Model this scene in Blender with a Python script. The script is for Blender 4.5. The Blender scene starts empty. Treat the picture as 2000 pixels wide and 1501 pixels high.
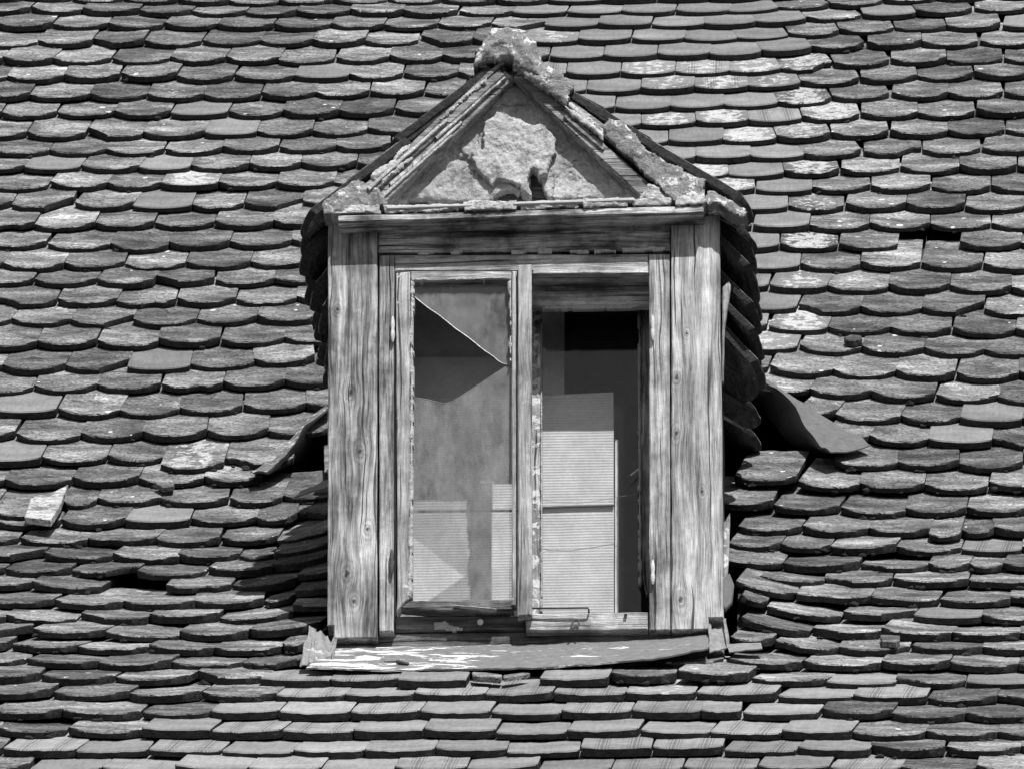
import bpy, bmesh, math, random
from mathutils import Vector, Matrix, noise as mn

# ------------------------------------------------------------------ camera, sky, sun, exposure
SC = bpy.context.scene
COL = SC.collection
FPX, CXP, CYP = 14000.0, 1000.0, 750.5          # focal length and centre in pixels of the 2000 x 1501 photograph
PITCH, YAW = math.radians(25.0), math.radians(2.5)
SUN_AZ, SUN_EL = math.radians(20.0), math.radians(53.0)
cp, sp, cy, sy = math.cos(PITCH), math.sin(PITCH), math.cos(YAW), math.sin(YAW)
RIGHT = Vector((cy, sy, 0)); FWD = Vector((-sy * cp, cy * cp, sp)); UP = Vector((sy * sp, -cy * sp, cp))
def ray(px, py): return FWD + RIGHT * ((px - CXP) / FPX) + UP * ((CYP - py) / FPX)
CAM = -16.6 * ray(1025, 1290)                    # the foot of the dormer front is the world origin
cam_d = bpy.data.cameras.new('camera'); cam = bpy.data.objects.new('camera', cam_d); COL.objects.link(cam)
cam.location = CAM; cam.rotation_euler = (math.pi / 2 + PITCH, 0, YAW)
cam_d.sensor_width = 36.0; cam_d.lens = 36.0 * FPX / 2000.0; cam_d.clip_end = 2000.0; cam_d.clip_start = 0.5
SC.camera = cam

world = bpy.data.worlds.new('World'); SC.world = world; world.use_nodes = True
wn = world.node_tree.nodes; wl = world.node_tree.links; wn.clear()
sky = wn.new('ShaderNodeTexSky'); sky.sky_type = 'NISHITA'; sky.sun_disc = False
sky.sun_elevation = SUN_EL; sky.sun_rotation = math.pi - SUN_AZ
bw = wn.new('ShaderNodeRGBToBW'); bg = wn.new('ShaderNodeBackground'); wo = wn.new('ShaderNodeOutputWorld')
bg.inputs['Strength'].default_value = 0.10       # the photograph is black and white, so is its sky
wl.new(sky.outputs[0], bw.inputs[0]); wl.new(bw.outputs[0], bg.inputs['Color']); wl.new(bg.outputs[0], wo.inputs[0])

sd = bpy.data.lights.new('sun', 'SUN'); sd.energy = 5.0; sd.angle = math.radians(0.5); sd.color = (1, 1, 1)
sun = bpy.data.objects.new('sun', sd); COL.objects.link(sun)
SUNV = Vector((math.sin(SUN_AZ) * math.cos(SUN_EL), -math.cos(SUN_AZ) * math.cos(SUN_EL), math.sin(SUN_EL)))
sun.rotation_euler = SUNV.to_track_quat('Z', 'Y').to_euler(); sun.location = SUNV * 30

vs = SC.view_settings
SC.display_settings.display_device = 'sRGB'
vs.view_transform = 'Standard'; vs.look = 'None'; vs.exposure = 0.32; vs.gamma = 1.0; vs.use_curve_mapping = False
SC.cycles.max_bounces = 5; SC.cycles.diffuse_bounces = 2; SC.cycles.use_denoising = True; SC.cycles.denoising_prefilter = 'ACCURATE'; SC.cycles.denoising_input_passes = 'RGB_ALBEDO_NORMAL'; SC.cycles.adaptive_threshold = 0.015; SC.cycles.glossy_bounces = 2; SC.cycles.transparent_max_bounces = 12

# ------------------------------------------------------------------ node helper and materials
class NB:
    def __init__(s, name):
        s.m = bpy.data.materials.new(name); s.m.use_nodes = True
        s.t = s.m.node_tree; s.t.nodes.clear()
        s.out = s.t.nodes.new('ShaderNodeOutputMaterial')
    def n(s, typ, **kw):
        nd = s.t.nodes.new(typ)
        for k, v in kw.items(): setattr(nd, k, v)
        return nd
    def set(s, sock, v):
        if isinstance(v, bpy.types.NodeSocket): s.t.links.new(v, sock)
        elif v is not None: sock.default_value = v
    def math(s, op, a, b=None, c=None, clamp=False):
        nd = s.n('ShaderNodeMath', operation=op, use_clamp=clamp)
        for i, v in enumerate((a, b, c)):
            if v is not None: s.set(nd.inputs[i], v)
        return nd.outputs[0]
    def vmath(s, op, a, b=None):
        nd = s.n('ShaderNodeVectorMath', operation=op)
        s.set(nd.inputs[0], a)
        if b is not None: s.set(nd.inputs[1], b)
        return nd.outputs[0]
    def sep(s, v):
        nd = s.n('ShaderNodeSeparateXYZ'); s.set(nd.inputs[0], v); return nd.outputs
    def comb(s, x, y, z):
        nd = s.n('ShaderNodeCombineXYZ')
        for i, v in enumerate((x, y, z)): s.set(nd.inputs[i], v)
        return nd.outputs[0]
    def noise(s, vec, scale, detail=3, rough=0.5, dist=0.0):
        nd = s.n('ShaderNodeTexNoise'); s.set(nd.inputs['Vector'], vec)
        nd.inputs['Scale'].default_value = scale; nd.inputs['Detail'].default_value = detail
        nd.inputs['Roughness'].default_value = rough; nd.inputs['Distortion'].default_value = dist
        return nd.outputs['Fac']
    def vor(s, vec, scale, feature='F1'):
        nd = s.n('ShaderNodeTexVoronoi', feature=feature); s.set(nd.inputs['Vector'], vec)
        nd.inputs['Scale'].default_value = scale
        return nd
    def mapr(s, v, a, b, c=0.0, d=1.0, smooth=False):
        nd = s.n('ShaderNodeMapRange'); nd.clamp = True
        if smooth: nd.interpolation_type = 'SMOOTHSTEP'
        for i, x in enumerate((v, a, b, c, d)): s.set(nd.inputs[i], x)
        return nd.outputs[0]
    def mix(s, f, a, b):                          # scalar mix
        nd = s.n('ShaderNodeMix', data_type='FLOAT'); nd.clamp_factor = True
        s.set(nd.inputs[0], f); s.set(nd.inputs[2], a); s.set(nd.inputs[3], b)
        return nd.outputs[0]
    def finish(s, grey, rough=0.85, height=None, bump=0.5, dist=0.004, spec=0.25, metal=0.0):
        p = s.n('ShaderNodeBsdfPrincipled')
        if isinstance(grey, bpy.types.NodeSocket):
            s.set(p.inputs['Base Color'], s.comb(grey, grey, grey))
        else: p.inputs['Base Color'].default_value = (grey, grey, grey, 1)
        s.set(p.inputs['Roughness'], rough); p.inputs['Specular IOR Level'].default_value = spec
        s.set(p.inputs['Metallic'], metal)
        if height is not None:
            b = s.n('ShaderNodeBump'); b.inputs['Strength'].default_value = bump; b.inputs['Distance'].default_value = dist
            s.set(b.inputs['Height'], height); s.t.links.new(b.outputs[0], p.inputs['Normal'])
        s.t.links.new(p.outputs[0], s.out.inputs[0])
        return s.m
    def obj(s): return s.n('ShaderNodeTexCoord').outputs['Object']

def tile_material(name, joined):
    """weathered clay: red = seed, green = own tone, blue = pale lichen crust, alpha = newer smooth tile with finger grooves"""
    b = NB(name)
    if joined:
        a = b.n('ShaderNodeAttribute', attribute_name='tile_look'); P = b.n('ShaderNodeAttribute', attribute_name='tile_place').outputs['Vector']
        rgb, alpha = a.outputs['Color'], a.outputs['Alpha']
    else:
        oi = b.n('ShaderNodeObjectInfo'); rgb, alpha = oi.outputs['Color'], oi.outputs['Alpha']; P = b.obj()
    c = b.n('ShaderNodeSeparateColor'); b.set(c.inputs[0], rgb)
    seed, tone, lich = c.outputs[0], c.outputs[1], c.outputs[2]
    new = alpha
    off = b.comb(b.math('MULTIPLY', seed, 37.7), b.math('MULTIPLY', seed, 91.3), b.math('MULTIPLY', seed, 13.1))
    Q = b.vmath('ADD', P, off)
    Qs = b.vmath('ADD', b.vmath('MULTIPLY', P, (0.45, 1.0, 1.0)), off)
    big = b.noise(Qs, 13, 2, 0.6)
    fine = b.noise(b.vmath('ADD', b.vmath('MULTIPLY', P, (0.8, 0.55, 1.0)), off), 150, 3, 0.75)
    flake = b.noise(b.vmath('ADD', Qs, b.comb(b.math('MULTIPLY', big, 0.09), b.math('MULTIPLY', big, -0.13), 0.0)), 21, 3, 0.6)
    ter1 = b.mapr(flake, 0.50, 0.525); ter2 = b.mapr(flake, 0.60, 0.62); ter3 = b.mapr(flake, 0.40, 0.43)
    terr = b.math('ADD', b.math('ADD', b.math('MULTIPLY', ter1, 0.45), b.math('MULTIPLY', ter2, 0.4)), b.math('MULTIPLY', ter3, 0.35))
    # grey: own tone, broad staining, fine grain
    g_old = b.math('MULTIPLY', tone, b.mapr(big, 0.30, 0.70, 0.45, 1.62))
    g_old = b.math('MULTIPLY', g_old, b.mapr(flake, 0.34, 0.66, 0.62, 1.38))
    g_old = b.math('MULTIPLY', g_old, b.mapr(fine, 0.3, 0.72, 0.5, 1.55))
    g_old = b.math('MULTIPLY', g_old, b.mapr(fine, 0.39, 0.33, 1.0, 0.55))
    line = b.math('MULTIPLY', b.mapr(flake, 0.47, 0.5), b.mapr(flake, 0.53, 0.5))       # dirty rims of spalled layers
    line2 = b.math('MULTIPLY', b.mapr(flake, 0.58, 0.605), b.mapr(flake, 0.63, 0.605))
    g_old = b.math('MULTIPLY', g_old, b.mapr(b.math('ADD', line, line2), 0, 1, 1.0, 0.62))
    x = b.sep(P)[0]
    g_new = b.math('MULTIPLY', b.math('MULTIPLY', tone, b.mapr(big, 0.3, 0.7, 0.78, 1.18)), b.mapr(fine, 0.3, 0.72, 0.82, 1.18))
    streak = b.noise(b.vmath('ADD', b.vmath('MULTIPLY', P, (1, 0.06, 1)), off), 120, 1, 0.6)
    g_new = b.math('MULTIPLY', g_new, b.mapr(streak, 0.3, 0.7, 0.9, 1.08))
    ax = b.math('ABSOLUTE', b.math('SUBTRACT', b.math('ABSOLUTE', b.math('SUBTRACT', x, 0.004)), 0.037))
    band = b.mapr(ax, 0.017, 0.013)
    groove = b.math('MULTIPLY', band, b.mapr(b.math('SINE', b.math('MULTIPLY', ax, 900)), 0.35, 0.9))
    gsel = b.mapr(b.math('FRACT', b.math('MULTIPLY', seed, 7.31)), 0.50, 0.60)
    groove = b.math('MULTIPLY', groove, gsel)
    g_new = b.math('MULTIPLY', g_new, b.mapr(b.math('MULTIPLY', groove, b.mapr(big, 0.38, 0.55)), 0, 1, 1.0, 0.83))
    grey = b.mix(new, g_old, g_new)
    # crusts and round lichen spots, pale in themselves
    crustn = b.noise(Q, 34, 3, 0.7)
    edge = b.mapr(b.math('ABSOLUTE', b.sep(P)[0]), 0.035, 0.085, 1, 0)
    thr = b.math('SUBTRACT', 0.92, b.math('MULTIPLY', b.math('MULTIPLY', lich, b.math('ADD', 0.65, b.math('MULTIPLY', edge, 0.35))), 0.52))
    crust = b.mapr(crustn, thr, b.math('ADD', thr, 0.07))
    grey = b.mix(b.math('MULTIPLY', crust, 0.85), grey, b.mapr(fine, 0.3, 0.7, 0.27, 0.56))
    v = b.vor(Q, 34); vd, vc = v.outputs['Distance'], v.outputs['Color']
    vr = b.sep(vc)[0]
    gate = b.mapr(b.math('FRACT', b.math('MULTIPLY', seed, 17.9)), 0.0, 1.0, 0.80, 1.10)
    gate = b.math('ADD', gate, b.math('MULTIPLY', new, 0.2))
    rad = b.math('MULTIPLY', b.math('MAXIMUM', b.math('SUBTRACT', vr, gate), 0.0), 1.9)
    spot = b.mapr(b.math('SUBTRACT', b.math('ADD', rad, b.math('MULTIPLY', b.math('SUBTRACT', fine, 0.5), 0.2)), vd), 0.0, 0.05)
    spot = b.math('MULTIPLY', spot, b.mapr(rad, 0.02, 0.06))
    grey = b.mix(b.math('MULTIPLY', spot, 0.9), grey, 0.66)
    h_old = b.math('ADD', b.math('ADD', b.math('MULTIPLY', flake, 1.0), b.math('MULTIPLY', fine, 0.38)), b.math('MULTIPLY', terr, 1.15))
    h_new = b.math('SUBTRACT', b.math('MULTIPLY', fine, 0.12), b.math('MULTIPLY', groove, 0.35))
    h = b.mix(new, h_old, h_new)
    return b.finish(grey, 0.9, h, 1.0, 0.0068, 0.18)

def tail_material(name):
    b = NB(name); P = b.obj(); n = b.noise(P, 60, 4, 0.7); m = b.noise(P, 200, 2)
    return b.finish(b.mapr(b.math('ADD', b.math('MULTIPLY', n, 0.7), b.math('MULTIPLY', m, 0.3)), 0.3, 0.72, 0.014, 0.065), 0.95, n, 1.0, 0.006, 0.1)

def wood_material(name, lo, hi, axis='Z', knots=(), paint=0.0, paint_grey=0.7, rough_bump=1.0, stain=0.35):
    b = NB(name); P = b.obj(); X, Y, Z = b.sep(P)[0:3]
    rnd_ = b.math('MULTIPLY', b.n('ShaderNodeObjectInfo').outputs['Random'], 23.0)
    if axis == 'X': a, l = Z, X
    else: a, l = X, Z
    wv = b.noise(b.comb(b.math('MULTIPLY', a, 2.6), rnd_, b.math('MULTIPLY', l, 0.9)), 5.0, 2, 0.5)
    a = b.math('ADD', a, b.math('MULTIPLY', b.math('SUBTRACT', wv, 0.5), 0.020))
    dark = None; rings = None
    for (kx, kz, r) in knots:                      # knots: the grain swings round them
        dx = b.math('SUBTRACT', a, kx); dz = b.math('SUBTRACT', l, kz)
        d2 = b.math('ADD', b.math('MULTIPLY', dx, dx), b.math('MULTIPLY', b.math('MULTIPLY', dz, dz), 0.30))
        d = b.math('SQRT', d2)
        w = b.math('EXPONENT', b.math('MULTIPLY', d2, -1.0 / (2.0 * r) ** 2))
        a = b.math('SUBTRACT', a, b.math('MULTIPLY', b.math('MULTIPLY', dx, w), 0.6))
        k = b.math('MAXIMUM', b.mapr(b.math('ADD', d, b.math('MULTIPLY', b.noise(P, 110, 2), r * 0.8)), r * 1.05, r * 0.6), b.math('MULTIPLY', b.math('MULTIPLY', b.mapr(d, r * 2.6, r * 0.9), b.mapr(b.math('SINE', b.math('MULTIPLY', b.math('ADD', d, b.math('MULTIPLY', b.noise(P, 60, 2), r)), 6.0 / r)), -0.8, 0.9)), 0.35))
        dark = k if dark is None else b.math('MAXIMUM', dark, k)
    V = b.comb(a, b.math('ADD', Y, rnd_), b.math('MULTIPLY', l, 0.045)) 
    V2 = b.comb(a, b.math('ADD', Y, rnd_), b.math('MULTIPLY', l, 0.16))
    fib = b.noise(V, 330, 3, 0.7)
    med = b.noise(V, 85, 3, 0.65)
    wide = b.noise(V2, 17, 3, 0.6)
    stn = b.noise(P, 9, 4, 0.65)
    crack = b.mapr(b.noise(b.comb(a, b.math('ADD', Y, rnd_), b.math('MULTIPLY', l, 0.016)), 130, 2, 0.55), 0.37, 0.31)
    t = b.math('ADD', b.math('ADD', b.math('MULTIPLY', fib, 0.45), b.math('MULTIPLY', med, 0.55)), b.math('MULTIPLY', wide, 0.45))
    g = b.mapr(t, 0.56, 0.87, lo, hi)
    g = b.math('MULTIPLY', g, b.mapr(stn, 0.36, 0.60, 1.0 - stain, 1.15))
    g = b.math('MULTIPLY', g, b.mapr(b.noise(b.comb(a, b.math('ADD', Y, rnd_), b.math('MULTIPLY', l, 0.07)), 42, 3, 0.65), 0.50, 0.66, 1.0, 1.0 - 1.1 * stain))
    blot = b.noise(b.vmath('MULTIPLY', b.vmath('ADD', P, b.comb(rnd_, 0.0, 0.0)), (1, 1, 0.5) if axis == 'Z' else (0.5, 1, 1)), 26, 4, 0.7)
    g = b.math('MULTIPLY', g, b.mapr(blot, 0.56, 0.68, 1.0, 1.0 - 0.8 * stain))
    g = b.math('MULTIPLY', g, b.mapr(blot, 0.40, 0.30, 1.0, 1.0 + 0.5 * stain))
    g = b.math('MULTIPLY', g, b.mapr(b.noise(P, 420, 2, 0.6), 0.3, 0.7, 0.8, 1.2))
    g = b.math('MULTIPLY', g, b.mapr(crack, 0, 1, 1.0, 0.2))
    if dark is not None: g = b.math('MULTIPLY', g, b.mapr(dark, 0, 1, 1.0, 0.22))
    h = b.math('SUBTRACT', b.math('ADD', b.math('MULTIPLY', fib, 0.55), b.math('MULTIPLY', med, 0.9)), b.math('MULTIPLY', crack, 0.7))
    if dark is not None: h = b.math('ADD', h, b.math('MULTIPLY', dark, 0.4))
    if paint > 0:
        pn = b.noise(b.comb(X, Y, Z) if axis == 'Z' else b.vmath('MULTIPLY', P, (0.4, 1, 1)), 38, 6, 0.68, 0.7)
        th = 0.78 - 0.45 * paint
        pm = b.mapr(pn, th, th + 0.035)
        g = b.mix(pm, g, b.math('MULTIPLY', b.mapr(b.noise(P, 120, 3), 0.3, 0.7, 0.82, 1.08), paint_grey))
        h = b.math('ADD', b.math('MULTIPLY', h, b.mapr(pm, 0, 1, 1, 0.35)), b.math('MULTIPLY', pm, 0.6))
    return b.finish(g, 0.9, h, rough_bump, 0.006, 0.15)

def mortar_material(name, lo, hi, scale=1.0, white=0.0):
    b = NB(name); P = b.obj()
    n1 = b.noise(P, 26 * scale, 5, 0.7); n2 = b.noise(P, 130 * scale, 4, 0.7); n3 = b.noise(P, 8 * scale, 3, 0.6)
    cr = b.vor(b.vmath('ADD', P, b.comb(b.math('MULTIPLY', n1, 0.05), 0.0, b.math('MULTIPLY', n3, 0.05))), 11 * scale, 'DISTANCE_TO_EDGE').outputs['Distance']
    crn = b.math('MULTIPLY', b.mapr(b.math('ADD', cr, b.math('MULTIPLY', n2, 0.03)), 0.022, 0.012), b.mapr(n3, 0.52, 0.6))
    g = b.mapr(b.math('ADD', b.math('MULTIPLY', n1, 0.6), b.math('MULTIPLY', n3, 0.4)), 0.33, 0.66, lo, hi)
    g = b.math('MULTIPLY', g, b.mapr(n2, 0.3, 0.72, 0.62, 1.25))
    g = b.math('MULTIPLY', g, b.mapr(b.noise(b.vmath('MULTIPLY', P, (1.0, 1.0, 0.45)), 19 * scale, 4, 0.7), 0.55, 0.68, 1.0, 0.55))
    g = b.math('MULTIPLY', g, b.mapr(crn, 0, 1, 1.0, 0.35))
    if white: g = b.mix(b.mapr(n1, 0.62 - 0.2 * white, 0.66 - 0.2 * white), g, 0.62)
    h = b.math('SUBTRACT', b.math('ADD', b.math('MULTIPLY', n1, 1.2), b.math('MULTIPLY', n2, 0.5)), b.math('MULTIPLY', crn, 0.6))
    return b.finish(g, 0.95, h, 1.0, 0.007, 0.1)

def sheet_material(name, base, paint, pale):
    b = NB(name); P = b.obj()
    Ps = b.vmath('MULTIPLY', P, (0.22, 1, 1))
    n = b.noise(Ps, 30, 7, 0.68, 1.2); f = b.noise(P, 200, 3, 0.6); m = b.noise(P, 60, 4, 0.65)
    side = b.mapr(b.sep(P)[0], -0.25, 0.30, 0.0, 0.10)
    th = b.math('ADD', 0.70 - 0.36 * paint, side)
    pm = b.mapr(b.math('ADD', n, b.math('MULTIPLY', b.math('SUBTRACT', f, 0.5), 0.07)), th, b.math('ADD', th, 0.02))
    g = b.math('MULTIPLY', b.mapr(m, 0.3, 0.7, 0.75, 1.3), base)
    g = b.mix(pm, g, b.mapr(f, 0.3, 0.7, pale * 0.85, pale))
    h = b.math('ADD', b.math('MULTIPLY', pm, 0.6), b.math('MULTIPLY', m, 0.6))
    return b.finish(g, b.mapr(pm, 0, 1, 0.55, 0.85), h, 0.8, 0.003, 0.3)

def card_material(name, grey, lines=True):
    b = NB(name); P = b.obj(); Z = b.sep(P)[2]
    wob = b.noise(b.vmath('MULTIPLY', P, (0.3, 1, 1)), 12, 2)
    ph = b.math('MULTIPLY', b.math('ADD', Z, b.math('MULTIPLY', wob, 0.006)), 2 * math.pi / 0.0072)
    s = b.math('SINE', ph)
    n = b.noise(P, 18, 5, 0.65); f = b.noise(P, 140, 3)
    irr = b.noise(b.comb(0, 0, Z), 160, 2)
    g = b.math('MULTIPLY', b.mapr(n, 0.3, 0.7, 0.82, 1.12), grey)
    g = b.math('MULTIPLY', g, b.mapr(f, 0.3, 0.7, 0.93, 1.05))
    if lines: g = b.math('MULTIPLY', g, b.mapr(b.math('MULTIPLY', b.math('ADD', s, 1.0), irr), 0.0, 1.3, 0.86, 1.05))
    return b.finish(g, 0.9, s if lines else n, 0.3, 0.0012, 0.1)

def glass_material(name, dust, cloud, streak=0.10):
    b = NB(name); P = b.obj()
    n = b.noise(b.vmath('MULTIPLY', P, (1, 1, 0.6)), 16, 4, 0.7); f = b.noise(b.vmath('MULTIPLY', P, (1, 1, 0.25)), 55, 4, 0.75); q = b.noise(P, 260, 2)
    d = b.math('ADD', b.math('MULTIPLY', b.mapr(n, 0.3, 0.7, 1 - cloud, 1 + cloud), dust), b.math('MULTIPLY', b.mapr(f, 0.5, 0.8), streak))
    d = b.math('ADD', d, b.math('MULTIPLY', b.mapr(q, 0.74, 0.8), 0.2))
    tr = b.n('ShaderNodeBsdfTransparent'); tr.inputs[0].default_value = (0.93, 0.93, 0.93, 1)
    gl = b.n('ShaderNodeBsdfGlossy'); gl.inputs['Roughness'].default_value = 0.05
    df = b.n('ShaderNodeBsdfDiffuse'); df.inputs[0].default_value = (0.30, 0.30, 0.30, 1)
    m1 = b.n('ShaderNodeMixShader'); m1.inputs[0].default_value = 0.03; b.t.links.new(tr.outputs[0], m1.inputs[1]); b.t.links.new(gl.outputs[0], m1.inputs[2])
    m2 = b.n('ShaderNodeMixShader'); b.set(m2.inputs[0], d); b.t.links.new(m1.outputs[0], m2.inputs[1]); b.t.links.new(df.outputs[0], m2.inputs[2])
    b.t.links.new(m2.outputs[0], b.out.inputs[0])
    return b.m

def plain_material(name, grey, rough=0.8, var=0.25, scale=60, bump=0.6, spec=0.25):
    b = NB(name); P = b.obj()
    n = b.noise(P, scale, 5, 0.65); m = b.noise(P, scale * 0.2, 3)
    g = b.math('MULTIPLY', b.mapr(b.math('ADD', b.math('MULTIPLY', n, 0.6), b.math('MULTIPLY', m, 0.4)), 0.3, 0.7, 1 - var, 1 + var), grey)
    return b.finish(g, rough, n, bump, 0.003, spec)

# ------------------------------------------------------------------ geometry helpers
def at(px, py, Y):                                # the point of the plane Y = const seen at a photograph pixel
    r = ray(px, py); t = (Y - CAM.y) / r.y
    return CAM + r * t
def project(p):
    d = Vector(p) - CAM; z = d.dot(FWD)
    return CXP + FPX * d.dot(RIGHT) / z, CYP - FPX * d.dot(UP) / z
def nz(x, y, z=0.0): return mn.noise(Vector((x, y, z)))
def empty(name, label, cat, loc=(0, 0, 0), group=None):
    o = bpy.data.objects.new(name, None); COL.objects.link(o); o.location = loc; o.empty_display_size = 0.1
    o['label'] = label; o['category'] = cat
    if group: o['group'] = group
    return o
def tag(o, label, cat, group=None):
    o['label'] = label; o['category'] = cat
    if group: o['group'] = group
    return o
def mesh(name, verts, faces, sharp=35):
    me = bpy.data.meshes.new(name); me.from_pydata([tuple(v) for v in verts], [], faces); me.update()
    bm = bmesh.new(); bm.from_mesh(me); bmesh.ops.recalc_face_normals(bm, faces=bm.faces); bm.to_mesh(me); bm.free()
    if sharp is not None:
        me.polygons.foreach_set('use_smooth', [True] * len(me.polygons)); me.set_sharp_from_angle(angle=math.radians(sharp))
    return me
def obj(name, me, mat, parent=None):
    if isinstance(me, tuple): me = mesh(name, *me)
    o = bpy.data.objects.new(name, me); COL.objects.link(o)
    if mat is not None and not me.materials: me.materials.append(mat)
    if parent is not None: o.parent = parent
    return o

def outline(pts, step=0.02, jit=0.001, seed=0.0):
    """subdivide a closed 2-D outline and make it slightly uneven"""
    out = []
    n = len(pts)
    for i in range(n):
        a, b = pts[i], pts[(i + 1) % n]
        L = math.hypot(b[0] - a[0], b[1] - a[1]); k = max(1, int(L / step))
        for j in range(k):
            t = j / k; x = a[0] + (b[0] - a[0]) * t; z = a[1] + (b[1] - a[1]) * t
            out.append((x + jit * (nz(x * 9 + seed, z * 9, 1.3) + 0.5 * nz(x * 60 + seed, z * 60, 4.1)), z + jit * (nz(x * 9 + seed, z * 9, 7.7) + 0.5 * nz(x * 60 + seed, z * 60, 2.1))))
    return out
def inset2(pts, d):
    n = len(pts); area = sum(pts[i][0] * pts[(i + 1) % n][1] - pts[(i + 1) % n][0] * pts[i][1] for i in range(n))
    s = 1 if area > 0 else -1; out = []
    for i in range(n):
        p, q, r = pts[i - 1], pts[i], pts[(i + 1) % n]
        e1 = Vector((q[0] - p[0], q[1] - p[1])); e2 = Vector((r[0] - q[0], r[1] - q[1]))
        if e1.length < 1e-9 or e2.length < 1e-9: out.append(q); continue
        e1.normalize(); e2.normalize()
        nn = Vector((-(e1.y + e2.y), e1.x + e2.x)) * s
        if nn.length < 1e-6: out.append(q); continue
        nn.normalize(); c = max(0.35, nn.dot(Vector((-e1.y, e1.x)) * s))
        out.append((q[0] + nn.x * d / c, q[1] + nn.y * d / c))
    return out
def prism(pts, Y0, Y1, bev=0.0025, step=0.02, jit=0.001, seed=0.0):
    """a board: an outline in X, Z between the planes Y0 (front) and Y1, its front arris worn"""
    o = outline(pts, step, jit, seed); n = len(o)
    f = inset2(o, bev)
    V = [(x, Y0, z) for x, z in f] + [(x, Y0 + bev, z) for x, z in o] + [(x, Y1, z) for x, z in o]
    F = [list(range(n)), [2 * n + i for i in range(n)][::-1]]
    for i in range(n):
        j = (i + 1) % n
        F.append([i, j, n + j, n + i]); F.append([n + i, n + j, 2 * n + j, 2 * n + i])
    return V, F, 30
def px_poly(pts, Y): return [(p.x, p.z) for p in (at(x, y, Y) for x, y in pts)]
def board(name, pts, Y0, Y1, mat, parent, **kw):  # outline given where the photograph shows it on the plane Y0
    return obj(name, prism(px_poly(pts, Y0), Y0, Y1, **kw), mat, parent)
def rect(x0, y0, x1, y1): return [(x0, y0), (x1, y0), (x1, y1), (x0, y1)]

def inside(p, poly):
    x, y = p; c = False; n = len(poly)
    for i in range(n):
        x1, y1 = poly[i]; x2, y2 = poly[i - 1]
        if (y1 > y) != (y2 > y) and x < (x2 - x1) * (y - y1) / (y2 - y1) + x1: c = not c
    return c
def edge_dist(p, poly):
    x, y = p; best = 1e9; n = len(poly)
    for i in range(n):
        x1, y1 = poly[i]; x2, y2 = poly[i - 1]; dx, dy = x2 - x1, y2 - y1
        t = max(0, min(1, ((x - x1) * dx + (y - y1) * dy) / (dx * dx + dy * dy + 1e-12)))
        best = min(best, math.hypot(x - x1 - t * dx, y - y1 - t * dy))
    return best
def rough_slab(pts, Y, thick, cell=0.005, amp=0.012, ragged=0.008, seed=0.0, dome=0.0, back=None, plates=0.0, rim=0.010):
    """a lump of mortar or plaster: ragged outline, uneven face bulging from the plane Y towards -Y"""
    poly = px_poly(pts, Y)
    xs = [p[0] for p in poly]; zs = [p[1] for p in poly]
    x0, z0 = min(xs) - 0.02, min(zs) - 0.02
    nx = int((max(xs) + 0.02 - x0) / cell) + 1; nzz = int((max(zs) + 0.02 - z0) / cell) + 1
    D = {}
    for i in range(nx + 1):
        for j in range(nzz + 1):
            x, z = x0 + i * cell, z0 + j * cell
            d = edge_dist((x, z), poly); d = d if inside((x, z), poly) else -d
            d += ragged * (nz(x * 34 + seed, z * 34, 3.1) + 0.6 * nz(x * 90 + seed, z * 90, 5.0))
            D[i, j] = (d, x, z)
    idx = {}; V = []; F = []
    def vid(k):
        if k not in idx:
            d, x, z = D[k]; e = min(1.0, max(0.0, d) / rim); e = math.sqrt(e * (2 - e))
            f = 0.55 * nz(x * 13 + seed, z * 13, 0.7) + 0.45 * mn.fractal(Vector((x * 48 + seed, 1.7, z * 48)), 0.7, 2.1, 5)
            if plates:
                pf = 2.2 * (nz(x * 17 + seed, z * 17, 6.6) + 0.45 * nz(x * 45 + seed, z * 45, 1.6)) + 4; h0 = math.floor(pf) + min(1.0, (pf % 1.0) * 6); f = f * 0.5 + (h0 - 4.5) * plates / max(amp, 1e-6)
            h = thick * (0.25 + 0.75 * e) + amp * f * (0.3 + 0.7 * e) + dome * max(0, d)
            idx[k] = len(V); V.append((x, Y - max(h, 0.001), z))
        return idx[k]
    cells = [(i, j) for i in range(nx) for j in range(nzz) if min(D[i, j][0], D[i + 1, j][0], D[i, j + 1][0], D[i + 1, j + 1][0]) > 0]
    cs = set(cells)
    for (i, j) in cells: F.append([vid((i, j)), vid((i + 1, j)), vid((i + 1, j + 1)), vid((i, j + 1))])
    bk = Y + 0.01 if back is None else back
    rim = {}
    def rid(k):
        if k not in rim: rim[k] = len(V); V.append((D[k][1], bk, D[k][2]))
        return rim[k]
    for (i, j) in cells:
        for (di, dj, a, b2) in ((-1, 0, (i, j + 1), (i, j)), (1, 0, (i + 1, j), (i + 1, j + 1)), (0, -1, (i, j), (i + 1, j)), (0, 1, (i + 1, j + 1), (i, j + 1))):
            if (i + di, j + dj) not in cs: F.append([vid(a), vid(b2), rid(b2), rid(a)][::-1])
    return V, F, 50
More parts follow.
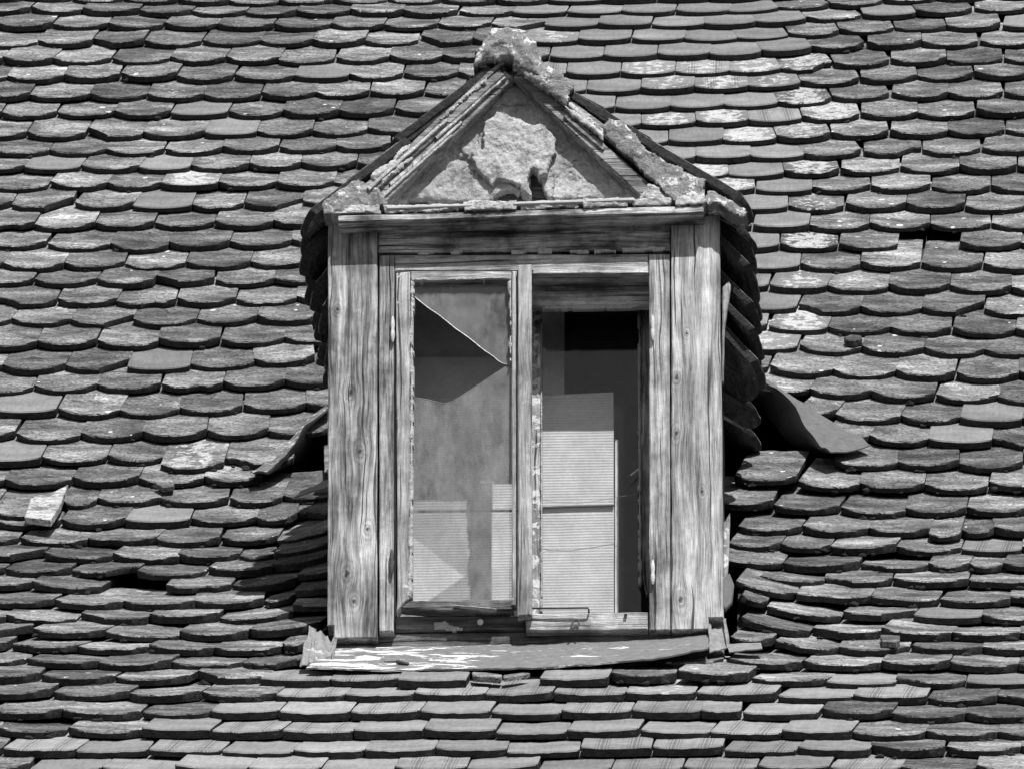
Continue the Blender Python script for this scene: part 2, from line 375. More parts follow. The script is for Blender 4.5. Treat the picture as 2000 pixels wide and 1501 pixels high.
def tube(pts, r, seg=6):
    V, F = [], []; pts = [Vector(p) for p in pts]; n = len(pts)
    for i, p in enumerate(pts):
        d = (pts[min(i + 1, n - 1)] - pts[max(i - 1, 0)]).normalized()
        a = d.orthogonal().normalized(); b = d.cross(a)
        rr = r[i] if isinstance(r, (list, tuple)) else r
        for k in range(seg):
            t = 2 * math.pi * k / seg; V.append(p + (a * math.cos(t) + b * math.sin(t)) * rr)
    # orthogonal() may flip between rings: pair each vertex with the nearest of the next ring
    for i in range(n - 1):
        best = min(range(seg), key=lambda s: sum((V[i * seg + k] - V[(i + 1) * seg + (k + s) % seg]).length for k in range(seg)))
        for k in range(seg):
            F.append([i * seg + k, i * seg + (k + 1) % seg, (i + 1) * seg + (k + 1 + best) % seg, (i + 1) * seg + (k + best) % seg])
    F.append(list(range(seg))[::-1]); F.append([(n - 1) * seg + k for k in range(seg)])
    return V, F, 60
def sheet(grid, thick, up):
    """a thin bent sheet from rows of points, with real thickness"""
    nr, nc = len(grid), len(grid[0]); V = []; F = []
    for g in grid: V += [Vector(p) for p in g]
    m = nr * nc
    V += [p - Vector(up).normalized() * thick for p in V[:m]]
    for i in range(nr - 1):
        for j in range(nc - 1):
            q = [i * nc + j, i * nc + j + 1, (i + 1) * nc + j + 1, (i + 1) * nc + j]
            F.append(q); F.append([m + k for k in q][::-1])
    rim = [j for j in range(nc)] + [i * nc + nc - 1 for i in range(1, nr)] + [(nr - 1) * nc + j for j in range(nc - 2, -1, -1)] + [i * nc for i in range(nr - 2, 0, -1)]
    for k in range(len(rim)):
        a, b = rim[k], rim[(k + 1) % len(rim)]; F.append([b, a, m + a, m + b])
    return V, F, 40

# ------------------------------------------------------------------ the roof surface
# each course of tiles: height in the photograph at x = 50, 300, 600 | 1430, 1700, 1950 and the joints left | right
ROWS = [
 (10,12,17, 8,-8,-20, [43,135,234,340,442,540,647],[1388,1490,1590,1690,1795,1900]),
 (33,35,37, 34,16,5, [54,155,266,370,477,574],[1424,1525,1627,1730,1832,1935]),
 (63,62,63, 60,42,31, [99,206,314,421,530,642],[1376,1479,1579,1688,1792,1904]),
 (99,96,96, 88,71,62, [69,175,279,390,503,607],[1441,1543,1642,1750,1851,1957]),
 (131,130,130, 119,100,96, [0,101,214,327,436,543,653],[1388,1490,1590,1695,1802,1912]),
 (166,163,165, 152,135,130, [10,122,231,342,452,573],[1425,1528,1632,1741,1850,1960]),
 (203,201,199, 183,168,160, [54,172,284,396,507,615],[1357,1463,1567,1683,1794,1904]),
 (235,235,235, 219,203,198, [0,107,218,330,442,548,660],[1417,1522,1628,1741,1852,1962]),
 (278,278,273, 250,239,235, [48,162,274,398,500,610],[1360,1464,1568,1682,1794,1906]),
 (310,309,305, 287,274,271, [92,205,318,432,543,655],[1414,1519,1625,1738,1851,1964]),
 (341,343,336, 321,310,306, [43,153,269,370,485,586],[1359,1468,1573,1688,1802,1916]),
 (376,375,372, 354,345,344, [91,205,312,424,538,652],[1424,1533,1642,1757,1873,1987]),
 (415,417,411, 385,382,381, [21,139,257,373,475,591],[1476,1587,1702,1819,1935]),
 (455,454,449, 422,419,419, [64,183,299,416,531],[1429,1539,1649,1768,1884]),
 (492,495,487, 457,456,455, [86,210,325,446,568],[1470,1580,1698,1817,1936]),
 (534,532,528, 496,493,494, [3,122,241,360,487],[1523,1637,1753,1873,1994]),
 (562,566,560, 534,534,535, [61,183,295,419,536],[1448,1562,1679,1798,1918]),
 (604,604,600, 572,578,579, [107,226,343,459,578],[1500,1613,1733,1855,1976]),
 (643,643,638, 612,619,622, [16,135,256,381,500,624],[1554,1676,1798,1920]),
 (686,684,678, 652,659,662, [69,186,307,429,554],[1498,1613,1737,1858,1981]),
 (733,731,720, 693,699,703, [0,125,247,371,497,618],[1555,1678,1801,1922]),
 (775,769,763, 735,745,749, [62,188,313,433,555],[1497,1621,1746,1864,1988]),
 (818,821,808, 770,785,793, [108,230,350,475,598],[1575,1699,1824,1949]),
 (866,867,855, 812,829,836, [25,152,275,403,525],[1553,1627,1755,1872,1995]),
 (913,911,905, 855,874,878, [78,205,315,440,575],[1603,1690,1811,1937]),
 (957,954,948, 905,920,922, [3,135,267,395,510],[1623,1750,1874,2000]),
 (997,993,988, 955,963,966, [-8,118,185,313,446,550],[1430,1552,1675,1804,1929]),
 (1035,1033,1028, 1000,1009,1010, [-12,113,242,370,500,580],[1507,1636,1766,1887,2012]),
 (1067,1070,1068, 1045,1051,1052, [32,165,302,427,540],[1437,1561,1692,1815,1878,1943]),
 (1098,1104,1100, 1082,1086,1088, [77,210,343,466,533],[1417,1520,1618,1748,1876,1995]),
 (1127,1132,1130, 1114,1118,1120, [3,132,263,398,527],[1400,1526,1676,1808,1890,1955]),
 (1155,1160,1160, 1146,1148,1150, [55,192,320,448],[1478,1607,1742,1891]),
 (1187,1194,1190, 1180,1184,1187, [96,229,375,515,574],[1431,1549,1697,1831,1970]),
 (1221,1222,1220, 1214,1217,1220, [5,144,284,422,570],[1443,1493,1640,1780,1915]),
 (1246,1252,1252, 1248,1250,1253, [54,196,343,480,620],[1440,1577,1716,1855,1992]),
 (1275,1279,1281, 1276,1280,1282, [7,144,284,413,546,602],[1420,1503,1634,1775,1917]),
 (1306,1309,1311, 1308,1313,1316, [42,184,329,469,592],[1415,1560,1717,1852,1986]),
 (1338,1341,1345, 1340,1347,1347, [72,214,362,504,642,779,915,1055,1190],[1318,1459,1610,1746,1886]),
 (1369,1371,1374, 1370,1378,1380, [93,245,385,534,670,805,946,1079,1219],[1357,1513,1663,1808,1945]),
 (1405,1406,1408, 1405,1409,1412, [116,270,408,543,681,818,956,1094,1231],[1369,1448,1597,1739,1884]),
 (1440,1443,1444, 1443,1447,1448, [-10,124,273,410,548,688,825,967,1105,1247],[1384,1524,1661,1805,1948]),
 (1480,1479,1482, 1476,1480,1479, [0,147,287,429,569,710,848,990,1133,1273],[1412,1554,1695,1845,1993]),
 (1516,1517,1519, 1513,1517,1517, [53,194,338,480,625,769,911,1051,1193],[1333,1477,1617,1757,1905]),
]
NR = len(ROWS)
ROWX = (50, 300, 600, 1430, 1700, 1950)
def row_y(r, x):
    if r < 0: return row_y(0, x) - 27 * (-r)
    if r >= NR: return row_y(NR - 1, x) + 37 * (r - NR + 1)
    ys = ROWS[r][:6]
    if x <= ROWX[0]: return ys[0]
    for i in range(5):
        if x <= ROWX[i + 1]:
            t = (x - ROWX[i]) / (ROWX[i + 1] - ROWX[i]); return ys[i] + (ys[i + 1] - ys[i]) * t
    return ys[5]
R0, R1 = -6, NR + 6
GAUGE = 0.155
ym = {r: 0.5 * (row_y(r, 300) + row_y(r, 1700)) for r in range(R0, R1 + 1)}
for _ in range(3):                                # even out the measured courses
    ym = {r: ym[r] if r in (R0, R1) else 0.25 * ym[r - 1] + 0.5 * ym[r] + 0.25 * ym[r + 1] for r in ym}
PROF = {}
p36 = at(1000, ym[36], -0.11); PROF[36] = (p36.y, p36.z)
def step_course(prev, py, sign):
    rr = ray(1000, py); dy, dz = rr.y, rr.z; c0, c1 = CAM.y - prev[0], CAM.z - prev[1]
    a = dy * dy + dz * dz; bq = dy * c0 + dz * c1; cq = c0 * c0 + c1 * c1 - GAUGE ** 2
    disc = max(0.0, bq * bq - a * cq); t = (-bq + sign * math.sqrt(disc)) / a
    return (CAM.y + dy * t, CAM.z + dz * t)
for r in range(35, R0 - 1, -1): PROF[r] = step_course(PROF[r + 1], ym[r], 1)
for r in range(37, R1 + 1): PROF[r] = step_course(PROF[r - 1], ym[r], -1)
def prof(v):
    v = max(R0, min(R1 - 1e-6, v)); i = math.floor(v); t = v - i
    a, b = PROF[i], PROF[i + 1]
    return a[0] + (b[0] - a[0]) * t, a[1] + (b[1] - a[1]) * t
def tangent(v):                                   # up the slope
    a, b = prof(v + 1.0), prof(v - 1.0); d = Vector((0, b[0] - a[0], b[1] - a[1])); return d.normalized()
def normal(v):
    t = tangent(v); return Vector((0, -t.z, t.y))
def lift(X, v):                                   # the courses sweep up against the sides of the dormer
    if X < 0: return 0.046 * math.exp(-((v - 30.5) / 3.6) ** 2) * math.exp(-(max(0.0, -X - 0.47) / 0.11) ** 2)
    return 0.046 * math.exp(-((v - 33.0) / 2.0) ** 2) * math.exp(-(max(0.0, X - 0.47) / 0.12) ** 2)
def hit(px, py, h=0.0):                           # pixel -> (X, v) on the roof surface raised by h
    rr = ray(px, py); best = None
    for r in range(R0, R1):
        n0, n1 = normal(r), normal(r + 1)
        a = (PROF[r][0] + n0.y * h, PROF[r][1] + n0.z * h); b = (PROF[r + 1][0] + n1.y * h, PROF[r + 1][1] + n1.z * h)
        ex, ez = b[0] - a[0], b[1] - a[1]
        den = rr.y * ez - rr.z * ex
        if abs(den) < 1e-12: continue
        t = ((a[0] - CAM.y) * ez - (a[1] - CAM.z) * ex) / den
        u = ((a[0] - CAM.y) * rr.z - (a[1] - CAM.z) * rr.y) / den
        if -0.001 <= u <= 1.001 and t > 0 and (best is None or t < best[0]): best = (t, r + u)
    if best is None: return None
    return CAM.x + rr.x * best[0], best[1]
def surf(X, v, h=0.0):
    y, z = prof(v); return Vector((X, y, z)) + normal(v) * (h + lift(X, v))
def on_roof(px, py, h=0.0):
    q = hit(px, py, h)
    y, z = prof(q[1]); return Vector((q[0], y, z)) + normal(q[1]) * h
def roof_z(Y):                                    # height of the roof plane over Y
    for r in range(R1 - 1, R0 - 1, -1):
        a, b = PROF[r + 1], PROF[r]
        if a[0] <= Y <= b[0]: return a[1] + (b[1] - a[1]) * (Y - a[0]) / (b[0] - a[0])
    return PROF[R0][1] + (Y - PROF[R0][0]) * 1.0

# dormer roof lines in the front plane (X, Z of eaves and ridge), used again below
DY = -0.05
EL, ER = at(584, 432, DY), at(1470, 408, DY); AL, AR = at(962, 108, DY), at(1036, 112, DY)
def dormer_z(X):
    if X < AL.x: return EL.z + (X - EL.x) * (AL.z - EL.z) / (AL.x - EL.x)
    if X > AR.x: return ER.z + (X - ER.x) * (AR.z - ER.z) / (AR.x - ER.x)
    return AL.z
XL, XR = at(644, 850, 0.05).x, at(1407, 850, 0.05).x      # the cheeks

M_TILE = tile_material('weathered_clay_tile', False); M_TILES = tile_material('weathered_clay_tiles', True)
M_TAIL = tail_material('shade_darkened_tile_edge')  # dark edge colour that strengthens the shaded bands under the courses
M_DARK = plain_material('dark_old_boards', 0.045, 0.95, 0.5, 25)
M_MOSS = plain_material('dark_moss', 0.028, 1.0, 0.6, 120, 1.0, 0.05)

# ------------------------------------------------------------------ tile shapes (tail at y = 0, head up the slope)
TW, TL, TT, TILT = 0.163, 0.33, 0.0195, 0.130
def tile_shape(seed, drop, square, wear, dish, chip=None, N=14):
    rnd = random.Random(seed); V = []; F = []
    ys = [0.0, 0.0035, 0.03, 0.075, 0.13, TL]
    def tail(q):
        y = drop * ((1 - square) * q * q + square * q ** 6)
        y += wear * (nz(q * 3.1 + seed, seed * 1.7) + 0.7 * nz(q * 9 + seed, 4.4) + 0.6 * max(0.0, nz(q * 21 + seed, 9.1)))
        if chip:
            c, w, d = chip; y += d * max(0.0, 1 - abs(q - c) / w) ** 0.6
        return y
    th = TT * rnd.uniform(0.80, 1.14)
    qs = [-1 + 2 * i / N for i in range(N + 1)]
    qs[1] = -0.965; qs[-2] = 0.965
    for j, y in enumerate(ys):
        for q in qs:
            x = q * TW / 2 * (1 - (0.012 if j == 0 else 0)); t = tail(q)
            yy = y if j == len(ys) - 1 else t + y * (TL - t) / TL
            f = max(0.0, 1 - y / 0.16)
            z = th + dish * (q * q - 0.4) * f + (0.0022 * nz(q * 2.3 + seed, y * 22, 2.0) + 0.0010 * nz(q * 6 + seed, y * 60, 5.0)) * (1 if wear > 0.0012 else 0.3)
            if j == 0: z -= 0.0035
            if abs(q) == 1: z -= 0.002
            V.append((x, yy, z - TILT * yy))
    n = N + 1; top = len(V); nr = len(ys)
    for q in qs:
        t = tail(q); V.append((q * TW / 2 * 0.985, t + 0.002 + 0.002 * nz(q * 5, seed), -TILT * t))
    for q in (-1, 1): V.append((q * TW / 2, TL, -TILT * TL))
    for j in range(nr - 1):
        for i in range(N): F.append([j * n + i, j * n + i + 1, (j + 1) * n + i + 1, (j + 1) * n + i])
    for i in range(N): F.append([top + i, top + i + 1, i + 1, i])
    hl, hr = top + n, top + n + 1
    F.append([hl] + [top] + [j * n for j in range(nr)])
    F.append([hr] + [j * n + N for j in range(nr - 1, -1, -1)] + [top + N])
    F.append([top + i for i in range(n)][::-1] + [hl, hr][:1] + [hr])
    me = mesh('tile', V, F, 40); me['edge'] = 1
    return me
rnd = random.Random(7)
OLD = [tile_shape(i * 3.7 + 1, rnd.uniform(0.037, 0.050), rnd.uniform(0.10, 0.35), rnd.uniform(0.0018, 0.0052), rnd.uniform(0.001, 0.0032)) for i in range(20)]
NEW = [tile_shape(i * 5.1 + 80, rnd.uniform(0.024, 0.031), rnd.uniform(0.0, 0.25), 0.0007, 0.0006) for i in range(6)]
FLAT = [tile_shape(i * 4.3 + 140, rnd.uniform(0.012, 0.024), 0.25, 0.0022, 0.0012) for i in range(6)]
BROKEN = [tile_shape(i * 6.1 + 200, 0.036, 0.3, 0.004, 0.002, ch) for i, ch in enumerate([(0.7, 0.5, 0.045), (-0.75, 0.5, 0.04), (0.2, 0.35, 0.025), (0.9, 0.7, 0.06), (-0.3, 0.5, 0.02), (-0.95, 0.8, 0.06)])]
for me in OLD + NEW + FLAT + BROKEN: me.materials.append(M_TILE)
for me in OLD + BROKEN + NEW + FLAT:                           # tile edges coloured darker to deepen the shade on them
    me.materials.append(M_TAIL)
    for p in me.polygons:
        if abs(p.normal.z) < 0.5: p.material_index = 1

# ------------------------------------------------------------------ lay the courses
SIL = [(640, 1275), (640, 640), (592, 480), (590, 430), (935, 90), (1000, 60), (1055, 100), (1470, 415), (1488, 720), (1412, 745), (1412, 1275)]
LICHEN = [(1265,133),(1372,128),(1476,128),(1580,120),(1305,170),(1398,165),(1490,160),(1580,185),(1345,235),(1440,230),(1585,228),(1578,257),(1440,288),(1590,328),(1452,362),(1592,400),(1576,470),(1556,548),(1560,630),(1520,678),(1095,82),(1375,352),(365,360),(380,890),(1330,1345)]
NEWSPOT = [(1725,38),(1985,55),(1875,862),(1935,818),(60,800),(45,890),(310,705),(300,1012),(1940,1060),(445,258),(390,217),(300,400),(290,335),(100,325),(365,362),(620,165),(560,205),(215,1235),(330,1230),(1850,1195),(1640,1350),(1990,1350)]
SKIP = [(1810, 490), (255, 1155), (620, 905), (600, 945), (985, 1343)]
SHIFT = {(378, 912): (0.075, 1.05), (55, 996): (0.10, 1.0), (847, 1345): (0.05, 1.0), (1122, 1345): (0.04, 1.0), (1255, 1345): (0.02, 1.0), (508, 908): (0.055, 1.0),
         (1492, 962): (0.0, 1.0), (1845, 1055): (0.07, 0.5)}
TILT_EXTRA = {(1388, 1340): -7}
HOLES = [[(1380, 725), (1490, 720), (1580, 785), (1650, 890), (1640, 930), (1380, 930)], [(665, 780), (665, 985), (500, 975), (545, 880), (595, 815)]]
VOID = [[(1405, 742), (1470, 745), (1515, 790), (1555, 850), (1595, 890), (1405, 890)], [(1400, 885), (1612, 885), (1612, 925), (1400, 925)]]
recs = []
rnd = random.Random(11)
for r in range(-4, NR + 4):
    wpx = 107 + max(0, r) * 0.86 if r < 0 or r >= NR else None
    if 0 <= r < NR:
        L, R = list(ROWS[r][6]), list(ROWS[r][7])
        wl_ = 100 + r * 1.02 if r < 40 else 141
        wl_ = min(142, 106 + (r * 0.85 if r < 25 else 21 + (r - 25) * 1.25))
        gap = R[0] - L[-1]; k = max(1, round(gap / wl_))
        J = L + [L[-1] + gap * i / k for i in range(1, k)] + R
    else:
        wl_ = 103 if r < 0 else 143
        J = [(-60 if r % 2 else 0) + i * wl_ for i in range(0, 20)]
    while J[0] > -750: J.insert(0, J[0] - wl_)
    while J[-1] < 2750: J.append(J[-1] + wl_)
    for a, b in zip(J[:-1], J[1:]):
        c = 0.5 * (a + b); yy = row_y(r, c)
        qa, qb, qc = hit(a, row_y(r, a)), hit(b, row_y(r, b)), hit(c, yy)
        if None in (qa, qb, qc): continue
        X, v = qc
        if any(abs(c - s[0]) < 45 and abs(yy - s[1]) < 15 for s in SKIP): continue
        if any(inside((c, yy - 6), h) for h in VOID): continue
        P = surf(X, v)
        if XL - 0.01 < X < XR + 0.01 and P.y > -0.02 and P.z < dormer_z(X) + 0.05: continue
        A, B = surf(qa[0], qa[1]), surf(qb[0], qb[1])
        vis = 0 <= c <= 2000 and -5 <= yy <= 1520 and not inside((c, yy - 8), SIL)
        recs.append(dict(r=r, c=c, y=yy, w=b - a, X=X, v=v, P=P, A=A, B=B, vis=vis, dy=row_y(r, c) - row_y(r - 1, c)))

def is_new(t):
    c, y, r = t['c'], t['y'], t['r']
    if any(abs(c - s[0]) < 42 and abs(y - 12 - s[1]) < 16 for s in NEWSPOT): return 'N'
    if 1030 < c < 1568 and y < 700: return 'N'
    lim = {37: (500, 1200), 38: (540, 1800), 39: (420, 1560), 40: (280, 1650), 41: (60, 1690), 42: (0, 1750)}
    if r in lim and lim[r][0] < c < lim[r][1]: return 'F'
    if r > 42: return 'F'
    return None
def place(t):
    """matrix of a tile: tail on the course line, head under the course above"""
    rn = random.Random(int(t['r'] * 1000 + t['c']))
    tx = (t['B'] - t['A']); w = tx.length; tx.normalize()
    tu = tangent(t['v']); n = tx.cross(tu).normalized(); ty = n.cross(tx)
    loose = 1.0 if t['kind'] is None else (0.45 if t['kind'] == 'N' else 0.9)
    if t['r'] > 26 and t['kind'] is None: loose = 1.5
    ang = math.radians(rn.gauss(0, 1.3) * loose); roll = math.radians(rn.gauss(0, 1.1) * loose); pitch = math.radians(rn.gauss(0, 0.6) * loose)
    slide = rn.gauss(0, 0.004) * loose; up = max(0.0, rn.gauss(0.0005, 0.0012) * loose)
    sx = w / TW * 0.985
    for (qx, qy), (s, k) in SHIFT.items():
        if abs(t['c'] - qx) < 40 and abs(t['y'] - qy) < 16: slide -= s; up += 0.010
    for (qx, qy), a in TILT_EXTRA.items():
        if abs(t['c'] - qx) < 30 and abs(t['y'] - qy) < 16: ang += math.radians(a); slide -= 0.02; up += 0.012
    m = Matrix((tx, ty, n)).transposed().to_4x4()
    m.translation = t['P'] + ty * slide + n * up
    return m @ Matrix.Rotation(ang, 4, 'Z') @ Matrix.Rotation(roll, 4, 'Y') @ Matrix.Rotation(pitch, 4, 'X') @ Matrix.Diagonal((sx, 1, 1, 1))
for t in recs:
    rn = random.Random(int(t['r'] * 977 + t['c'] * 3)); t['kind'] = is_new(t)
    li = 0.0
    if any(abs(t['c'] - s[0]) < 45 and abs(t['y'] - 12 - s[1]) < 15 for s in LICHEN): li = rn.uniform(0.75, 1.0)
    elif t['kind'] is None and rn.random() < 0.16: li = rn.uniform(0.3, 0.62)
    elif t['kind'] is None: li = rn.uniform(0, 0.3)
    if t['kind'] == 'N': t['me'] = NEW[rn.randrange(6)]; tone = rn.uniform(0.155, 0.20)
    elif t['kind'] == 'F': t['me'] = FLAT[rn.randrange(6)]; tone = rn.uniform(0.17, 0.245)
    else:
        t['me'] = BROKEN[rn.randrange(6)] if rn.random() < (0.08 if t['r'] < 26 else 0.17) else OLD[rn.randrange(20)]
        tone = rn.uniform(0.095, 0.215) * (0.97 if t['r'] > 26 else 1.0)
    tone *= 1 + 0.3 * nz(t['X'] * 1.6 + 3.3, t['v'] * 0.22)
    sd_ = rn.random()
    if t['kind'] == 'N' and rn.random() < 0.85: sd_ = (int(sd_ * 7) + 0.3 * rn.random()) / 7.31
    t['look'] = (sd_, tone, li, 0.0 if t['kind'] is None else 1.0)
    t['m'] = place(t)
roof = empty('tiled_roof', 'large weathered roof of overlapping scalloped clay tiles surrounding the dormer', 'roof')
order = sorted([t for t in recs if t['vis']], key=lambda t: -t['w'] * t['dy'])
single = set(id(t) for t in order[:298])
V, F, LK, PL, MI = [], [], [], [], []
for t in recs:
    if id(t) in single:
        o = bpy.data.objects.new('tile', t['me']); COL.objects.link(o); o.parent = roof; o.matrix_world = t['m']; o.color = t['look']
    else:
        k = len(V)
        for vv in t['me'].vertices:
            V.append(t['m'] @ vv.co); LK.append(t['look']); PL.append(tuple(vv.co))
        for p in t['me'].polygons: F.append([k + i for i in p.vertices]); MI.append(p.material_index)
me = mesh('further_tiles', V, F, 40)
ca = me.attributes.new('tile_look', 'FLOAT_COLOR', 'POINT'); va = me.attributes.new('tile_place', 'FLOAT_VECTOR', 'POINT')
ca.data.foreach_set('color', [x for c in LK for x in c]); va.data.foreach_set('vector', [x for c in PL for x in c])
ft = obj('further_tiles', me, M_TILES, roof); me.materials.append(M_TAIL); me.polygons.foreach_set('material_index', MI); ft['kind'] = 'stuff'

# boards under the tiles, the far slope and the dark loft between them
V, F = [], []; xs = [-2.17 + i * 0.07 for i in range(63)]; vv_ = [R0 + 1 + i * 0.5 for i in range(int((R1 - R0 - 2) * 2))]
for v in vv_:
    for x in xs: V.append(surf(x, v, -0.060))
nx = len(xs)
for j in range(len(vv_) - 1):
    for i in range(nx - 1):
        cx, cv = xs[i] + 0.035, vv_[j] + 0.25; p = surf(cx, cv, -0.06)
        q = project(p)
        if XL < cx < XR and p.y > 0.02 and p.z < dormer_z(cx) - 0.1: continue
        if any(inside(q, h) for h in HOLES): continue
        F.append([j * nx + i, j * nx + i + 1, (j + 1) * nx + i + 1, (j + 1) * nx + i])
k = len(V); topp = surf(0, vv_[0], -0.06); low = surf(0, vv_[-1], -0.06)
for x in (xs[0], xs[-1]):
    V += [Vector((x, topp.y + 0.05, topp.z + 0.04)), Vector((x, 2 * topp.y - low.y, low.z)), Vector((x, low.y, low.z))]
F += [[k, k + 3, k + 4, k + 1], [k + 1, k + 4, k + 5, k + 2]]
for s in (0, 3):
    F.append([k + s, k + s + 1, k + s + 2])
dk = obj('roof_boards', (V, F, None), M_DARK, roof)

# moss and crumbs along the tails of the lower courses
V, F = [], []; rn = random.Random(5)
for t in recs:
    if not t['vis'] or t['kind'] is not None: continue
    for _ in range(rn.choice((0, 0, 1)) if t['r'] < 24 else rn.choice((0, 1, 2, 3))):
        c = t['m'] @ Vector((rn.uniform(-0.07, 0.07), -0.001, 0)); q = abs((t['m'].inverted() @ c).x) / (TW / 2)
        c = t['m'] @ Vector(((t['m'].inverted() @ c).x, 0.035 * q * q - 0.002, 0.001)); s = rn.uniform(0.0025, 0.0075)
        k = len(V); ph = rn.random() * 9
        for a in range(5):
            for e in range(8):
                th = math.pi * a / 4; f = 2 * math.pi * e / 8
                d = Vector((math.sin(th) * math.cos(f) * 1.7, math.sin(th) * math.sin(f) * 0.9, math.cos(th) * 0.8))
                V.append(c + d * s * (1 + 1.1 * nz(d.x * 1.6 + ph, d.y * 1.6, d.z * 1.6)))
        for a in range(4):
            for e in range(8): F.append([k + a * 8 + e, k + a * 8 + (e + 1) % 8, k + (a + 1) * 8 + (e + 1) % 8, k + (a + 1) * 8 + e])
mo = obj('moss', (V, F, 80), M_MOSS, roof); mo['kind'] = 'stuff'

# ------------------------------------------------------------------ the dormer
def kn(lst, Y=0.0): return [(at(x, y, Y).x, at(x, y, Y).z, r) for x, y, r in lst]
M_POST_A = wood_material('silvery_wood_upright', 0.09, 0.60, 'Z', kn([(688, 765, 0.012), (702, 880, 0.010), (718, 1032, 0.008), (680, 1118, 0.012), (693, 1172, 0.009), (660, 602, 0.007)]), stain=0.5)
M_POST_B = wood_material('pale_wood_upright', 0.15, 0.64, 'Z', kn([(1318, 735, 0.010), (1340, 650, 0.005), (1322, 845, 0.009), (1372, 958, 0.006), (1330, 1168, 0.012)]), stain=0.3)
M_WOODV = wood_material('weathered_wood_upright', 0.12, 0.58, 'Z', stain=0.45)
M_WOODH = wood_material('weathered_wood_level', 0.11, 0.60, 'X', stain=0.5)
M_LINTEL = wood_material('stained_wood_level', 0.09, 0.68, 'X', kn([]), stain=0.75)
M_DARKW = wood_material('rotten_wood_level', 0.05, 0.22, 'X', paint=0.12, paint_grey=0.5, stain=0.5)
M_PAINT = wood_material('flaking_white_paint_wood', 0.20, 0.55, 'Z', paint=0.62, paint_grey=0.62)
M_STILE = wood_material('thinly_painted_wood', 0.18, 0.55, 'Z', paint=0.35, paint_grey=0.5)
M_RAKE = wood_material('old_barge_wood', 0.12, 0.42, 'X', stain=0.4)
M_PUTTY = mortar_material('crumbling_putty', 0.38, 0.60, 2.2)
M_MORT = mortar_material('lichen_grown_mortar', 0.16, 0.36, 1.3, 0.3)
M_MORT2 = mortar_material('pale_crumbled_mortar', 0.36, 0.62, 1.4, 0.3)
M_PLAST = mortar_material('old_lime_plaster', 0.22, 0.50, 0.9)
M_LUMP = mortar_material('pale_lime_plaster', 0.28, 0.60, 1.1)
M_APRON = sheet_material('sheet_metal_with_flaking_white_paint', 0.15, 0.50, 0.66)
M_METAL = plain_material('dull_grey_sheet_metal', 0.12, 0.5, 0.35, 40, 0.3, 0.4)
M_METALB = sheet_material('stained_sheet_metal', 0.20, 0.36, 0.42)
M_METALC = plain_material('pale_sheet_strip', 0.42, 0.6, 0.3, 60, 0.4, 0.3)
M_FLASH = sheet_material('rust_stained_sheet_metal', 0.11, 0.42, 0.34)
M_IRON = plain_material('rusty_iron', 0.06, 0.7, 0.4, 200)
M_HINGE = plain_material('painted_iron', 0.50, 0.6, 0.3, 200)
M_CARD = card_material('corrugated_cardboard', 0.68); M_CARDP = card_material('plain_cardboard', 0.75, False)
M_GLASS = glass_material('dusty_glass', 0.24, 0.75, 0.26); M_CLEAN = glass_material('streaky_glass', 0.012, 0.5, 0.02)
M_WEB = plain_material('cobweb_thread', 0.2, 1.0)

dormer = empty('dormer', 'weathered wooden gabled dormer with a broken two-light window in the tiled roof', 'dormer')
D = dormer

# posts, lintel and window frame
board('corner_post', [(641, 436), (737, 433), (736, 1245), (652, 1246), (652, 1222), (640, 1221)], 0.0, 0.11, M_POST_A, D, jit=0.0014, seed=1)
board('corner_post', [(1311, 424), (1405, 420), (1413, 1205), (1384, 1206), (1384, 1228), (1312, 1229)], 0.0, 0.11, M_POST_B, D, jit=0.0014, seed=2)
board('lintel', [(739, 437), (1309, 424), (1309, 489), (739, 493)], 0.005, 0.09, M_LINTEL, D, jit=0.0012, seed=3)
fr = bpy.data.objects.new('window_frame', None); COL.objects.link(fr); fr.parent = D
board('head', [(771, 498), (1266, 496), (1266, 534), (1040, 535), (1040, 529), (771, 529)], 0.006, 0.07, M_WOODH, fr, jit=0.0012, seed=4)
board('jamb', [(740, 498), (770, 498), (769, 1232), (741, 1233)], 0.003, 0.09, M_WOODV, fr, jit=0.001, seed=5)
board('jamb', [(1268, 496), (1308, 496), (1309, 1229), (1268, 1230)], 0.003, 0.12, M_WOODV, fr, jit=0.001, seed=6)
board('bottom_rail', [(1029, 1198), (1266, 1194), (1266, 1229), (1028, 1231)], 0.003, 0.09, M_WOODH, fr, jit=0.0012, seed=7)
board('bottom_rail', [(772, 1203), (1026, 1201), (1026, 1231), (772, 1232)], 0.030, 0.09, M_DARKW, fr, jit=0.0015, seed=8)
board('meeting_post', [(1012, 518), (1038, 516), (1039, 1200), (1011, 1202)], -0.026, 0.006, M_STILE, fr, jit=0.0012, seed=9)
board('sill_beam', [(655, 1238), (1384, 1228), (1384, 1280), (655, 1292)], 0.035, 0.12, M_DARKW, D, jit=0.0015, seed=10)
# paint curling off along the top of the frame
for i, (a, b, y, h) in enumerate(((815, 850, 496, 5), (880, 905, 495, 4), (998, 1030, 495, 5), (1050, 1078, 494, 8), (1110, 1150, 494, 5), (1160, 1205, 493, 5), (1215, 1300, 490, 6))):
    o = obj('paint_flake', rough_slab([(a, y - h), (b, y - h - 1), (b, y + 2), (a, y + 3)], 0.004, 0.005, 0.003, 0.004, 0.004, i * 3.3), M_PUTTY, fr)

obj('paint_flake', rough_slab([(845, 1213), (872, 1211), (880, 1219), (905, 1224), (904, 1231), (846, 1232)], 0.0295, 0.003, 0.003, 0.002, 0.004, 7.1), M_PUTTY, fr)
obj('bolt', tube([at(938, 1214, 0.018), at(938, 1214, 0.04)], [0.007, 0.008], 10), M_HINGE, fr)
